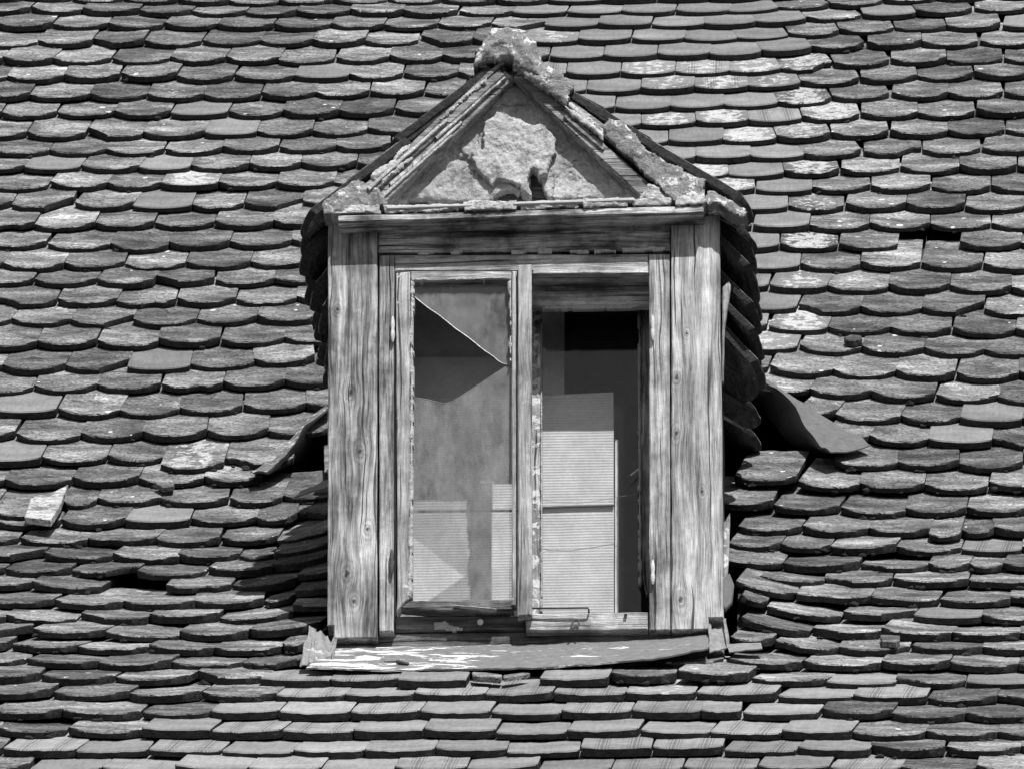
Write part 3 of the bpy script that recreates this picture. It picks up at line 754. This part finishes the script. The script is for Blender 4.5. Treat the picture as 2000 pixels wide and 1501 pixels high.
# left casement with its broken pane
sash = bpy.data.objects.new('window_sash', None); COL.objects.link(sash); sash.parent = D
SY = -0.009
board('stile', [(773, 533), (801, 530), (799, 1168), (789, 1176), (774, 1195), (776, 1160)], SY, 0.035, M_STILE, sash, jit=0.0012, seed=11)
board('stile', [(1000, 529), (1009, 529), (1009, 1182), (999, 1180)], SY, 0.022, M_STILE, sash, jit=0.001, seed=12)
board('rail', [(802, 530), (999, 530), (999, 547), (802, 549)], SY + 0.002, 0.035, M_WOODH, sash, jit=0.001, seed=13)
board('rail', [(780, 1172), (868, 1171), (1000, 1171), (1002, 1190), (870, 1192), (783, 1187)], SY + 0.006, 0.035, M_DARKW, sash, jit=0.003, step=0.012, seed=14)
board('rail', [(885, 1180), (970, 1186), (968, 1189), (884, 1184)], SY - 0.004, 0.01, M_WOODH, sash, jit=0.002, step=0.01, seed=15)
for i, pl in enumerate(([(801, 546), (809, 552), (808, 1100), (805, 1168), (790, 1172), (797, 1100), (799, 900)], [(992, 552), (1000, 546), (1000, 712), (994, 706), (996, 640)], [(802, 545), (998, 543), (998, 550), (804, 552)])):
    obj('putty', rough_slab(pl, SY + 0.010, 0.012, 0.0028, 0.006, 0.004, i * 5.1, back=0.02), M_PUTTY, sash)
GY = 0.012
pane = board('pane', [(806, 545), (1001, 543), (1001, 714), (983, 710), (974, 705), (965, 697), (942, 681), (915, 659), (889, 641), (860, 617), (836, 601), (810, 580)], GY, GY + 0.003, M_GLASS, sash, bev=0.0004, jit=0.0)
pane['label'] = 'upper piece of the broken dusty pane'
pane = board('pane', [(800, 774), (838, 780), (866, 789), (884, 783), (985, 716), (1001, 716), (1001, 1175), (800, 1176)], GY, GY + 0.003, M_GLASS, sash, bev=0.0004, jit=0.0)
pane['label'] = 'lower piece of the broken dusty pane'
M_EDGE = plain_material('glass_edge_glint', 0.42, 0.3, 0.2, 80, 0.2, 0.6)  # pale thread along the break, painting the light its edge catches
obj('pane_edge_glint', tube([at(x, y, GY - 0.001) for x, y in ((810, 580), (836, 601), (860, 617), (889, 641), (915, 659), (942, 681), (965, 697), (974, 705), (983, 710), (1000, 713))], [0.0004, 0.0006, 0.0004, 0.0006, 0.0005, 0.0006, 0.0004, 0.0006, 0.0005, 0.0004], 5), M_EDGE, sash)
obj('pane_edge_glint', tube([at(x, y, GY - 0.001) for x, y in ((806, 775), (838, 780), (866, 788), (884, 783), (930, 754))], 0.0004, 5), M_EDGE, sash)
# inner casement behind the right-hand light
inn = bpy.data.objects.new('inner_sash', None); COL.objects.link(inn); inn.parent = D
IY = 0.175
board('rail', [(1020, 546), (1285, 543), (1285, 596), (1020, 598)], 0.075, 0.100, M_WOODH, inn, jit=0.0012, seed=21)
board('rail', [(1020, 560), (1285, 557), (1285, 600), (1020, 603)], IY, IY + 0.022, M_WOODH, inn, jit=0.0012, seed=24)
board('stile', [(1034, 598), (1058, 598), (1057, 1215), (1034, 1215)], IY, IY + 0.022, M_PAINT, inn, jit=0.001, seed=22)
board('stile', [(1250, 597), (1285, 597), (1285, 1150), (1262, 1160), (1252, 1100)], IY, IY + 0.022, M_WOODV, inn, jit=0.002, seed=23)
obj('putty', rough_slab([(1056, 598), (1252, 594), (1252, 604), (1060, 607)], 0.079, 0.006, 0.003, 0.004, 0.003, 4.0), M_PUTTY, inn)
obj('putty', rough_slab([(1056, 604), (1061, 606), (1060, 1196), (1054, 1196)], IY + 0.002, 0.010, 0.003, 0.005, 0.0012, 9.0), M_PUTTY, inn)
obj('putty', rough_slab([(1245, 604), (1253, 604), (1254, 1150), (1246, 1140)], IY + 0.002, 0.010, 0.003, 0.006, 0.0025, 13.0), M_PUTTY, inn)
board('pane', [(1056, 600), (1252, 598), (1252, 1215), (1056, 1215)], IY + 0.016, IY + 0.019, M_CLEAN, inn, bev=0.0004, jit=0.0)
# hinges, stay rod, staple
for i, (x, y0, y1, m) in enumerate(((767, 618, 668, M_HINGE), (765, 1072, 1122, M_IRON), (1275, 616, 664, M_HINGE), (1275, 1093, 1140, M_HINGE))):
    pts = [at(x, y0 + (y1 - y0) * k / 8, -0.008) for k in range(9)]
    obj('hinge', tube(pts, [0.0018, 0.004, 0.005, 0.0052, 0.0038, 0.0052, 0.0055, 0.0045, 0.002], 8), m, D)
obj('stay_rod', tube([at(1036, 1187, -0.012), at(1090, 1187, -0.014), at(1148, 1186, -0.014), at(1150, 1190, -0.010), at(1150, 1196, 0.0)], 0.0022), M_IRON, D)
obj('staple', tube([at(1114, 1230, -0.012), at(1117, 1218, -0.012), at(1121, 1211, -0.008), at(1129, 1211, -0.006), at(1131, 1217, -0.012), at(1128, 1226, -0.012)], 0.0024), M_IRON, D)
obj('nail', tube([at(1222, 1200, -0.006), at(1222, 1200, 0.02)], 0.004, 8), M_IRON, fr)

# cornice under the gable
board('cornice', [(659, 421), (1374, 401), (1375, 416), (1010, 424), (660, 434)], -0.062, 0.05, M_LINTEL, D, jit=0.0016, seed=31)
for i, (x0, x1, up, Y) in enumerate(((640, 742, 2, -0.052), (748, 897, 0, -0.056), (902, 1010, 3, -0.060), (1014, 1130, 1, -0.055), (1136, 1228, 3, -0.058), (1232, 1312, 0, -0.054), (1316, 1380, 2, -0.058))):
    ya, yb = 419 - (x0 - 640) * 0.0275, 419 - (x1 - 640) * 0.0275
    obj('cornice_mortar', rough_slab([(x0, ya - 13 - up), (x1, yb - 12 - up), (x1, yb + 3), (x0 + 4, ya + 4)], Y, 0.010, 0.003, 0.006, 0.004, i * 4.4, back=0.03, plates=0.002, rim=0.004), M_MORT2, D)
board('cornice_strip', [(753, 402), (905, 398), (1238, 385), (1240, 392), (905, 404), (755, 409)], -0.070, -0.02, M_METALC, D, jit=0.0008, seed=33)

# gable plaster
board('gable_panel', [(700, 425), (1330, 405), (1010, 120)], 0.02, 0.05, M_DARKW, D)
T3 = lambda l: [(720 + x * 0.29, 120 + y * 0.29) for x, y in l]
obj('gable_plaster', rough_slab([(735, 405)] + T3([(262, 968), (275, 942), (330, 935), (385, 945), (390, 965), (800, 960), (880, 905), (960, 880), (1030, 915), (1060, 955), (1085, 955), (1080, 850), (1090, 765), (1115, 755), (1150, 830), (1198, 950)]) + [(1285, 393), (1120, 250), (1005, 140), (890, 245)], 0.006, 0.014, 0.0036, 0.007, 0.005, 6.1, back=0.018, plates=0.003), M_PLAST, D)
obj('plaster_coat', rough_slab(T3([(60, 985), (140, 930), (330, 800), (480, 700), (560, 670), (690, 645), (745, 560), (755, 430), (790, 355), (900, 322), (1090, 305), (1130, 330), (1000, 60), (960, 60)]), 0.003, 0.016, 0.0035, 0.010, 0.007, 2.6, back=0.02, plates=0.003), M_PLAST, D)
obj('plaster_coat', rough_slab(T3([(1000, 60), (1110, 300), (1160, 390), (1300, 480), (1465, 565), (1440, 600), (1330, 590), (1275, 610), (1420, 700), (1560, 810), (1700, 880), (1860, 900), (1960, 990)]), 0.003, 0.014, 0.0035, 0.010, 0.007, 9.6, back=0.02, plates=0.003), M_PLAST, D)
obj('plaster_lump', rough_slab(T3([(780, 440), (870, 365), (960, 385), (1010, 400), (1070, 440), (1190, 460), (1265, 540), (1255, 625), (1230, 700), (1200, 790), (1150, 795), (1105, 760), (1085, 840), (1100, 925), (1040, 900), (960, 850), (890, 830), (830, 850), (760, 770), (700, 700), (690, 640), (780, 610), (770, 520)]), 0.000, 0.024, 0.0030, 0.010, 0.009, 15.3, plates=0.0022, rim=0.005), M_LUMP, D)
obj('plaster_lump', rough_slab(T3([(600, 600), (700, 520), (760, 560), (800, 640), (820, 720), (860, 780), (820, 830), (740, 770), (690, 690)]), 0.002, 0.014, 0.0030, 0.009, 0.010, 4.8, plates=0.003, rim=0.005), M_PLAST, D)
obj('plaster_lump', rough_slab(T3([(1230, 640), (1280, 620), (1400, 720), (1480, 800), (1420, 800), (1300, 740)]), 0.004, 0.009, 0.0035, 0.008, 0.008, 1.8, rim=0.005), M_PLAST, D)
obj('plaster_lump', rough_slab(T3([(760, 930), (800, 850), (900, 820), (1000, 850), (1070, 900), (1000, 905), (960, 880), (880, 890), (840, 940)]), 0.003, 0.014, 0.0032, 0.010, 0.008, 5.5, plates=0.004, rim=0.005), M_LUMP, D)

# barge boards and the mortar bedding of the verge
board('barge_board', [(744, 398), (728, 380), (985, 138), (1001, 150), (993, 163), (755, 393)], -0.050, 0.05, M_RAKE, D, jit=0.002, seed=41)
board('barge_board', [(1003, 150), (1018, 136), (1290, 378), (1268, 398), (1258, 390)], -0.050, 0.05, M_RAKE, D, jit=0.002, seed=42)
board('verge_batten', [(735, 372), (722, 358), (975, 135), (985, 146)], -0.058, 0.03, M_RAKE, D, jit=0.002, seed=43)
board('verge_batten', [(1025, 135), (1040, 130), (1330, 375), (1315, 384)], -0.040, 0.03, M_RAKE, D, jit=0.002, seed=44)
for i, (a0, a1, wd, Y, m) in enumerate((((700, 372), (980, 118), 7, -0.060, M_RAKE), ((716, 366), (870, 232), 5, -0.066, M_MORT2), ((760, 358), (900, 236), 5, -0.056, M_PAINT), ((850, 268), (985, 150), 4, -0.060, M_PAINT), ((745, 384), (880, 262), 4, -0.056, M_MORT2),
        ((1100, 188), (1190, 262), 6, -0.052, M_PAINT), ((1040, 142), (1390, 395), 6, -0.048, M_RAKE), ((1105, 222), (1180, 290), 5, -0.056, M_RAKE), ((1120, 215), (1200, 275), 5, -0.054, M_PAINT))):
    dx, dy = a1[0] - a0[0], a1[1] - a0[1]; L_ = math.hypot(dx, dy); ux, uy = -dy / L_ * wd, dx / L_ * wd
    board('verge_lath', [a0, a1, (a1[0] + ux, a1[1] + uy), (a0[0] + ux * 1.4, a0[1] + uy * 1.4)], Y, Y + 0.03, m, D, jit=0.003, step=0.012, seed=60 + i, bev=0.0012)
C1 = lambda l: [(560 + x * 0.2865, 30 + y * 0.2865) for x, y in l]
C2 = lambda l: [(1000 + x * 0.3132, 30 + y * 0.3132) for x, y in l]
for i, (pl, Y, th, m) in enumerate((
    (C1([(240, 1290), (440, 1130), (590, 1150), (650, 1230), (700, 1300), (600, 1345), (350, 1372), (245, 1375)]), -0.050, 0.010, M_MORT),
    (C1([(560, 1120), (800, 900), (900, 850), (1000, 760), (980, 790), (820, 940), (600, 1180)]), -0.052, 0.014, M_MORT2),
    (C1([(950, 780), (1150, 610), (1300, 470), (1390, 410), (1360, 480), (1210, 600), (1080, 720)]), -0.052, 0.014, M_MORT2),
    (C1([(640, 1130), (800, 1000), (870, 950), (860, 990), (700, 1130), (650, 1170)]), -0.052, 0.012, M_MORT2),
    (C1([(1270, 370), (1290, 260), (1330, 190), (1400, 120), (1500, 100), (1600, 120), (1690, 190), (1735, 290), (1745, 480), (1640, 400), (1540, 380), (1540, 330), (1390, 330), (1330, 350)]), -0.056, 0.022, M_MORT),
    (C2([(0, 180), (60, 110), (150, 160), (180, 280), (240, 330), (330, 395), (378, 440), (360, 530), (330, 572), (250, 500), (130, 420), (50, 365), (0, 330)]), -0.058, 0.015, M_MORT),
    (C2([(330, 585), (400, 610), (500, 670), (590, 760), (570, 790), (450, 700), (370, 640)]), -0.052, 0.014, M_MORT2),
    (C2([(562, 700), (600, 645), (690, 660), (800, 770), (830, 830), (950, 900), (1100, 985), (1205, 1040), (1215, 1165), (1080, 1175), (990, 1160), (900, 1060), (790, 970), (700, 870), (600, 780)]), -0.056, 0.010, M_MORT),
    (C2([(1205, 1070), (1310, 1120), (1470, 1230), (1440, 1285), (1290, 1195), (1210, 1175)]), -0.054, 0.009, M_MORT),
    (C2([(785, 1160), (850, 1060), (920, 1080), (1000, 1150), (1010, 1190)]), -0.040, 0.022, M_MORT2))):
    obj('verge_mortar', rough_slab(pl, Y, th, 0.0036, 0.006, 0.007, i * 7.7 + 1, dome=0.25 if i == 4 else 0.0, back=Y + 0.06, plates=0.003), m, D)

# tiles of the dormer's own little roof, verge by verge
def tile_at(name, P, tx, ty, n, me, look, parent, sx=1.0, sy_=1.0):
    m = Matrix((tx, ty, n)).transposed().to_4x4(); m.translation = P
    o = bpy.data.objects.new(name, me); COL.objects.link(o); o.parent = parent
    o.matrix_world = m @ Matrix.Diagonal((sx, sy_, 1, 1)); o.color = look
    return o
rn = random.Random(21)
for side, (E, A) in ((-1, (EL, AL)), (1, (ER, AR))):
    u = Vector((A.x - E.x, 0, A.z - E.z)); Ls = u.length; u.normalize()
    n = Vector((-u.z, 0, u.x)) if side < 0 else Vector((u.z, 0, -u.x))
    tx = u.cross(n); ncourse = 5; g = Ls / 4.75
    for k in range(ncourse):
        base = Vector((E.x, 0, E.z)) + u * (k * g)
        if side > 0: base += n * (0.012 * (1 - k / 4) ** 2)
        j = 0
        while True:
            yc = -0.052 + TW * (0.5 + j - (0.5 if k % 2 and j else 0)) + rn.uniform(-0.008, 0.004); j += 1
            if roof_z(yc) > base.z + 0.06 or j > 14: break
            w = 0.55 if (k % 2 and j == 1) else 1.0
            if w < 1: yc = -0.052 + TW * 0.27
            tn = (n + tx * rn.gauss(0, 0.02) - u * 0.07).normalized(); t2 = tx.copy(); t2 = (t2 - tn * t2.dot(tn)).normalized()
            tile_at('tile', base + Vector((0, yc, 0)) + u * rn.uniform(-0.012, 0.012) - n * 0.016, t2, tn.cross(t2), tn, OLD[rn.randrange(20)], (rn.random(), rn.uniform(0.12, 0.18), rn.uniform(0, 0.5), 0), D, w * 0.98, min(1.0, (Ls - k * g - 0.01) / TL))
# boards under those tiles
for side, (E, A) in ((-1, (EL, AL)), (1, (ER, AR))):
    u = Vector((A.x - E.x, 0, A.z - E.z)); n = Vector((-u.z, 0, u.x)).normalized() * (1 if side < 0 else -1)
    V = []; u1 = u.normalized()
    for s, h in ((0.05, 0.085), (u.length, 0.085), (u.length, 0.10), (0.05, 0.10)):
        for Y in (0.0, 1.0):
            p = Vector((E.x, 0, E.z)) + u1 * s - n * h; Yb = 0.05 if Y == 0 else min(3.0, 0.25 + p.z * 1.12)
            V.append(Vector((p.x, Yb, p.z)))
    obj('roof_board', (V, [[0, 1, 3, 2], [4, 5, 7, 6], [0, 2, 4, 6], [1, 7, 5, 3], [0, 6, 7, 1], [2, 3, 5, 4]], None), M_DARK, D)
# ridge tiles
rc = at(997, 124, -0.055); Rr = 0.068
for k in range(6):
    y0 = -0.055 + k * 0.30; y1 = y0 + 0.33; V, F = [], []
    if roof_z(y0 + 0.1) > rc.z + 0.08: break
    for Y, rr in ((y0, Rr + 0.006), (y1, Rr - 0.004)):
        for a in range(13):
            t = math.pi * (-0.05 + 1.1 * a / 12)
            for q in (rr, rr - 0.016): V.append((rc.x + math.cos(t) * q, Y, rc.z + math.sin(t) * q * 0.95))
    for a in range(12):
        i = a * 2; F += [[i, i + 2, i + 28, i + 26], [i + 1, i + 27, i + 29, i + 3], [i, i + 1, i + 3, i + 2], [i + 26, i + 28, i + 29, i + 27]]
    F += [[0, 26, 27, 1], [24, 25, 51, 50]]
    o = obj('ridge_tile', (V, F, 40), None, D); o.data.materials.append(M_TILE); o.color = (rn.random(), 0.15, 0.3, 0)

# cheeks: boarding with hung tiles
for s, X, ytop in ((-1, XL, 455), (1, XR, 440)):
    zt = at(1000, ytop, 0.05).z; ok = [y * 0.05 for y in range(1, 40) if roof_z(y * 0.05) < zt]
    pr = [(y, roof_z(y) - 0.12) for y in [0.06] + ok] + [(ok[-1] + 0.1, zt), (0.06, zt)]
    m = len(pr); V = [(X - s * 0.004, y, z) for y, z in pr] + [(X - s * 0.03, y, z) for y, z in pr]
    F = [list(range(m)), [m + i for i in range(m)][::-1]] + [[i, (i + 1) % m, m + (i + 1) % m, m + i] for i in range(m)]
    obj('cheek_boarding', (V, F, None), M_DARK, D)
tails = {-1: [(588, 478), (590, 532), (608, 590), (626, 645), (636, 700)], 1: [(1474, 505), (1479, 565), (1483, 628), (1489, 690), (1490, 738)]}
for s in (-1, 1):
    for k, (px, py) in enumerate(tails[s]):
        for j in range(5):
            Yc = 0.055 + TW * (j + 0.5) - (0.03 if k % 2 else 0)
            T0 = at(px, py, 0.12); P = Vector((T0.x + s * (0.0 if s < 0 else 0.004) * j, Yc, T0.z))
            if roof_z(Yc) > P.z + 0.05 or (j > 0 and py > 600) or j > 1: break
            ins = (P.x - (XL if s < 0 else XR)) * s
            dirv = Vector((-s * min(0.42, max(0.10, ins / 0.17)), 0.10 if s > 0 else 0, 1)).normalized()
            n = Vector((s, -0.10, 0)); n = (n - dirv * n.dot(dirv)).normalized(); tx = dirv.cross(n)
            if rn.random() < 0.25: tx = (tx + dirv * rn.gauss(0, 0.06)).normalized(); dirv = n.cross(tx)
            tile_at('cheek_tile', P - n * 0.012, tx, dirv, n, OLD[rn.randrange(20)], (rn.random(), rn.uniform(0.10, 0.16), 0.2, 0), D, 1.0, 0.28 if k == 0 else 0.46)
board('cheek_slat', [(1412, 560), (1424, 548), (1428, 556), (1416, 640), (1413, 745), (1409, 745)], 0.03, 0.05, M_WOODV, D, jit=0.001)
board('cheek_slat', [(1414, 1020), (1426, 1000), (1424, 1080), (1417, 1160), (1412, 1160)], 0.02, 0.05, M_PAINT, D, jit=0.001)
board('cheek_slat', [(1411, 1130), (1425, 1118), (1434, 1140), (1430, 1175), (1416, 1190), (1411, 1180)], 0.015, 0.03, M_METAL, D, jit=0.001)

# apron of painted sheet metal below the window, its two upturned ends
top = [(648, 1263), (760, 1261), (900, 1260), (1000, 1258), (1100, 1254), (1200, 1250), (1300, 1245), (1384, 1236)]
bot = [(598, 1301), (740, 1304), (880, 1303), (1000, 1301), (1100, 1297), (1200, 1290), (1300, 1279), (1384, 1262)]
def lerp2(l, t):
    f = t * (len(l) - 1); i = min(len(l) - 2, int(f)); f -= i
    return l[i][0] + (l[i + 1][0] - l[i][0]) * f, l[i][1] + (l[i + 1][1] - l[i][1]) * f
grid = []
for k in range(7):
    t = k / 6; row = []
    for i in range(57):
        q = i / 56; a, b = lerp2(top, q), lerp2(bot, q)
        x, y = a[0] + (b[0] - a[0]) * t, a[1] + (b[1] - a[1]) * t
        Y = 0.030 + (-0.165 - 0.030) * t
        p = at(x, y, Y); p += Vector((0, -0.4, 0.9)) * (0.004 * nz(q * 9, t * 2, 3) + 0.002 * nz(q * 30, t * 4, 8))
        if k == 6: p += Vector((0, 0, -0.003))
        row.append(p)
    grid.append(row)
obj('apron_flashing', sheet(grid, 0.004, (0, -0.5, 0.85)), M_APRON, D)
def quadsheet(name, c, mat, nseg=8, amp=0.004, up=(0, -0.6, 0.8), th=0.003, seed=0):
    """c: four corners as (px, py, Y)"""
    P = [at(*q) for q in c]; g = []
    for i in range(nseg + 1):
        r_ = []
        for j in range(nseg + 1):
            a, b = i / nseg, j / nseg
            p = (P[0] * (1 - b) + P[1] * b) * (1 - a) + (P[3] * (1 - b) + P[2] * b) * a
            r_.append(p + Vector(up) * amp * nz(a * 3 + seed, b * 3, seed))
        g.append(r_)
    return obj(name, sheet(g, th, up), mat, D)
quadsheet('apron_end', [(614, 1228, -0.02), (640, 1240, 0.01), (655, 1275, -0.05), (602, 1298, -0.12)], M_METALB, 10, 0.009, seed=1)
quadsheet('apron_end', [(604, 1222, -0.03), (616, 1226, -0.02), (612, 1290, -0.12), (585, 1300, -0.13)], M_METALB, 10, 0.009, (-0.5, -0.6, 0.5), seed=2)
quadsheet('apron_end', [(640, 1268, -0.03), (656, 1232, 0.02), (660, 1240, 0.02), (650, 1290, -0.10)], M_METALB, 6, 0.01, seed=3)
quadsheet('apron_end', [(1383, 1228, 0.02), (1412, 1222, 0.03), (1424, 1262, -0.06), (1386, 1272, -0.12)], M_METALB, 8, 0.008, seed=4)
quadsheet('apron_end', [(1412, 1206, 0.02), (1416, 1206, 0.02), (1424, 1262, -0.07), (1420, 1264, -0.07)], M_METALB, 8, 0.004, (-0.8, -0.6, 0.2), seed=5)
quadsheet('apron_end', [(1384, 1216, 0.0), (1387, 1218, 0.0), (1390, 1270, -0.11), (1386, 1270, -0.11)], M_METALB, 6, 0.004, (-0.8, -0.6, 0.2), seed=6)
quadsheet('apron_end', [(1420, 1256, -0.03), (1486, 1254, -0.04), (1489, 1265, -0.10), (1424, 1272, -0.12)], M_METALB, 6, 0.004, seed=7)

# valley flashings lifted off the roof beside the cheeks
def strip(name, free, inner, mat, hf, hi, parent, nseg=4, curl=0.0):
    g = []
    m = max(len(free), 18)
    for i in range(m):
        q = i / (m - 1); a, b = lerp2(free, q), lerp2(inner, q)
        pa, pb = on_roof(a[0], a[1], hf), on_roof(b[0], b[1], hi)
        row = []
        for k in range(nseg + 1):
            t = k / nseg; p = pa * (1 - t) + pb * t
            p += Vector((0, -0.68, 0.73)) * (curl * math.sin(math.pi * t) + 0.007 * nz(q * 7, t * 3, 4) + 0.004 * abs(nz(q * 19, t * 5, 2)))
            row.append(p)
        g.append(row)
    return obj(name, sheet(g, 0.003, (0, -0.68, 0.73)), mat, parent)
E = [(1476, 733), (1515, 760), (1552, 789), (1570, 829), (1591, 857), (1606, 872), (1622, 882)]
strip('valley_flashing', E, [(1486, 733), (1526, 759), (1566, 786), (1610, 812), (1655, 842), (1688, 858), (1701, 868)], M_FLASH, 0.052, 0.030, D, 5, -0.006)
E = [(642, 795), (597, 831), (578, 861), (558, 887), (545, 902), (518, 920), (494, 922)]
strip('valley_flashing', E, [(636, 792), (590, 826), (570, 856), (550, 882), (535, 896), (508, 912), (488, 918)], M_FLASH, 0.046, 0.034, D, 4, 0.0)
E2 = [(1476, 733), (1515, 760), (1552, 789), (1570, 829), (1591, 857), (1606, 872), (1622, 882)]
strip('valley_flashing', E2, [(1440, 752), (1480, 790), (1505, 820), (1530, 850), (1550, 868), (1575, 880), (1600, 886)], M_METAL, 0.047, -0.14, D, 6, 0.0)
strip('valley_flashing', [(x + 1, y + 1) for x, y in E], [(655, 805), (628, 850), (612, 880), (592, 905), (575, 918), (545, 928), (512, 928)], M_METAL, 0.046, -0.13, D, 6, 0.0)
quadsheet('valley_flashing', [(588, 958, 0.72), (640, 936, 0.72), (640, 950, 0.62), (575, 970, 0.62)], M_METALB, 6, 0.004, seed=9)

# ------------------------------------------------------------------ things behind the panes
def card(label, pts, Y, mat, th=0.006, seed=0.0, group=None, name='cardboard_sheet', cat='cardboard'):
    o = obj(name, prism(px_poly(pts, Y), Y, Y + th, 0.001, 0.02, 0.0008, seed), mat)
    return tag(o, label, cat, group)
card('corrugated cardboard sheet behind the left pane, ending at the fold line halfway down', [(780, 776), (1030, 776), (1030, 994), (780, 997)], 0.300, M_CARD, seed=1)
card('lowest corrugated cardboard sheet behind the left pane, below the fold line', [(780, 1000), (1030, 998), (1030, 1290), (780, 1290)], 0.304, M_CARD, seed=6)
board('added_dark_backing', [(1000, 520), (1330, 520), (1330, 1260), (1000, 1260)], 0.46, 0.48, M_DARK, D)  # dark sheet added to give the right-hand opening an even darkness
card('bare cardboard strip in shadow behind the hole in the left pane', [(770, 697), (1030, 697), (1030, 800), (770, 800)], 0.315, M_CARDP, seed=2)
card('dim upper cardboard sheet behind the broken left pane, topmost of three', [(770, 530), (1030, 530), (1030, 720), (770, 720)], 0.330, M_CARDP, seed=4)
bx = empty('cardboard_box', 'pale corrugated cardboard box standing upright behind the right-hand window opening', 'box', at(1130, 1195, 0.26))
for nm, pts, Y, m in (('lower_panel', [(1052, 992), (1199, 988), (1199, 1260), (1052, 1260)], 0.236, M_CARD), ('upper_panel', [(1052, 772), (1198, 765), (1199, 985), (1052, 989)], 0.226, M_CARD)):
    o = obj(nm, prism(px_poly(pts, Y), Y, Y + 0.006, 0.001, 0.02, 0.0012, Y * 9), m); o.parent = bx; o.matrix_parent_inverse = Matrix.Translation(-bx.location)
pr = px_poly([(1201, 856), (1208, 858), (1209, 1260), (1201, 1260)], 0.24)
o = obj('side_panel', prism(pr, 0.24, 0.34, 0.001, 0.05, 0.0005, 3.0), M_CARDP); o.parent = bx; o.matrix_parent_inverse = Matrix.Translation(-bx.location)
card('narrow upright board in the dark above the cardboard box', [(1046, 600), (1102, 606), (1102, 800), (1046, 800)], 0.36, M_CARDP, 0.015, 5.0, None, 'upright_board', 'board')
obj('cobweb_thread', tube([at(1058, 975, 0.17), at(1090, 981, 0.17), at(1130, 982, 0.17), at(1180, 975, 0.17), at(1246, 963, 0.17)], 0.0005, 4), M_WEB, inn)
tag(obj('wood_splinter', tube([at(1232, 927, 0.16), at(1249, 914, 0.172)], [0.0022, 0.0016], 5), M_CARDP), 'pale wood splinter sticking out of the right inner window stile', 'splinter')

# ------------------------------------------------------------------ loose pieces lying on the roof
def fragment(label, pts, h, th, tone, li, new=0.0, name='tile_fragment', cat='tile fragment', seed=0.3):
    """a broken piece of tile lying on the courses, its outline where the photograph shows it"""
    c = (sum(p[0] for p in pts) / len(pts), sum(p[1] for p in pts) / len(pts)); q = hit(c[0], c[1], h)
    O = on_roof(c[0], c[1], h); tx = Vector((1, 0, 0)); ty = (tangent(q[1]) + normal(q[1]) * -0.12).normalized(); n = tx.cross(ty)
    loc = []
    for x, y in pts:
        rr = ray(x, y); t = (O - CAM).dot(n) / rr.dot(n); p = CAM + rr * t - O; loc.append((p.dot(tx), p.dot(ty)))
    V, F, sh = prism(loc, 0, th, 0.002, 0.012, 0.0015, seed * 10)
    V = [(x, z, -y) for x, y, z in V]
    o = obj(name, (V, F, 40), None); o.data.materials.append(M_TILE)
    m = Matrix((tx, ty, n)).transposed().to_4x4(); m.translation = O; o.matrix_world = m; o.color = (seed, tone, li, new)
    return tag(o, label, cat)
fragment('oblong broken half tile, white-stained, lying crosswise on the tiles at far left', [(60, 972), (100, 962), (133, 945), (118, 985), (98, 1014), (48, 1008)], 0.036, 0.018, 0.30, 0.8, 0.0, seed=0.21)
fragment('small square tile chip lying on a tile right of the apron', [(1719, 1238), (1757, 1240), (1757, 1248), (1750, 1252), (1722, 1250)], 0.026, 0.014, 0.15, 0.2, seed=0.43)
fragment('jagged tile sliver jutting from under the largest slipped tile on the left', [(300, 940), (330, 934), (340, 938), (338, 948), (318, 950)], 0.03, 0.014, 0.17, 0.1, seed=0.57)
fragment('broken tile sliver tucked under the middle of the white-flaked apron', [(922, 1311), (950, 1312), (980, 1316), (977, 1322), (950, 1320), (924, 1318)], 0.028, 0.014, 0.2, 0.2, seed=0.71)
fragment('thin pointed tile shard just below the apron, right of another sliver', [(982, 1317), (1020, 1312), (1035, 1313), (1010, 1318), (984, 1322)], 0.030, 0.010, 0.2, 0.3, seed=0.83)
fragment('crumbling mossy lump on the tiles right of the dormer cheek', [(1648, 658), (1662, 653), (1682, 655), (1684, 662), (1668, 666), (1652, 664)], 0.030, 0.016, 0.07, 0.0, 0.0, 'mossy_lump', 'moss', 0.11)
tag(obj('twig', tube([at(750, 1291, -0.13), at(772, 1291, -0.132), at(775, 1291, -0.132), at(798, 1296, -0.137)], [0.0012, 0.002, 0.005, 0.004], 6), M_IRON), 'short dark twig lying on the white-flaked apron below the window', 'twig')
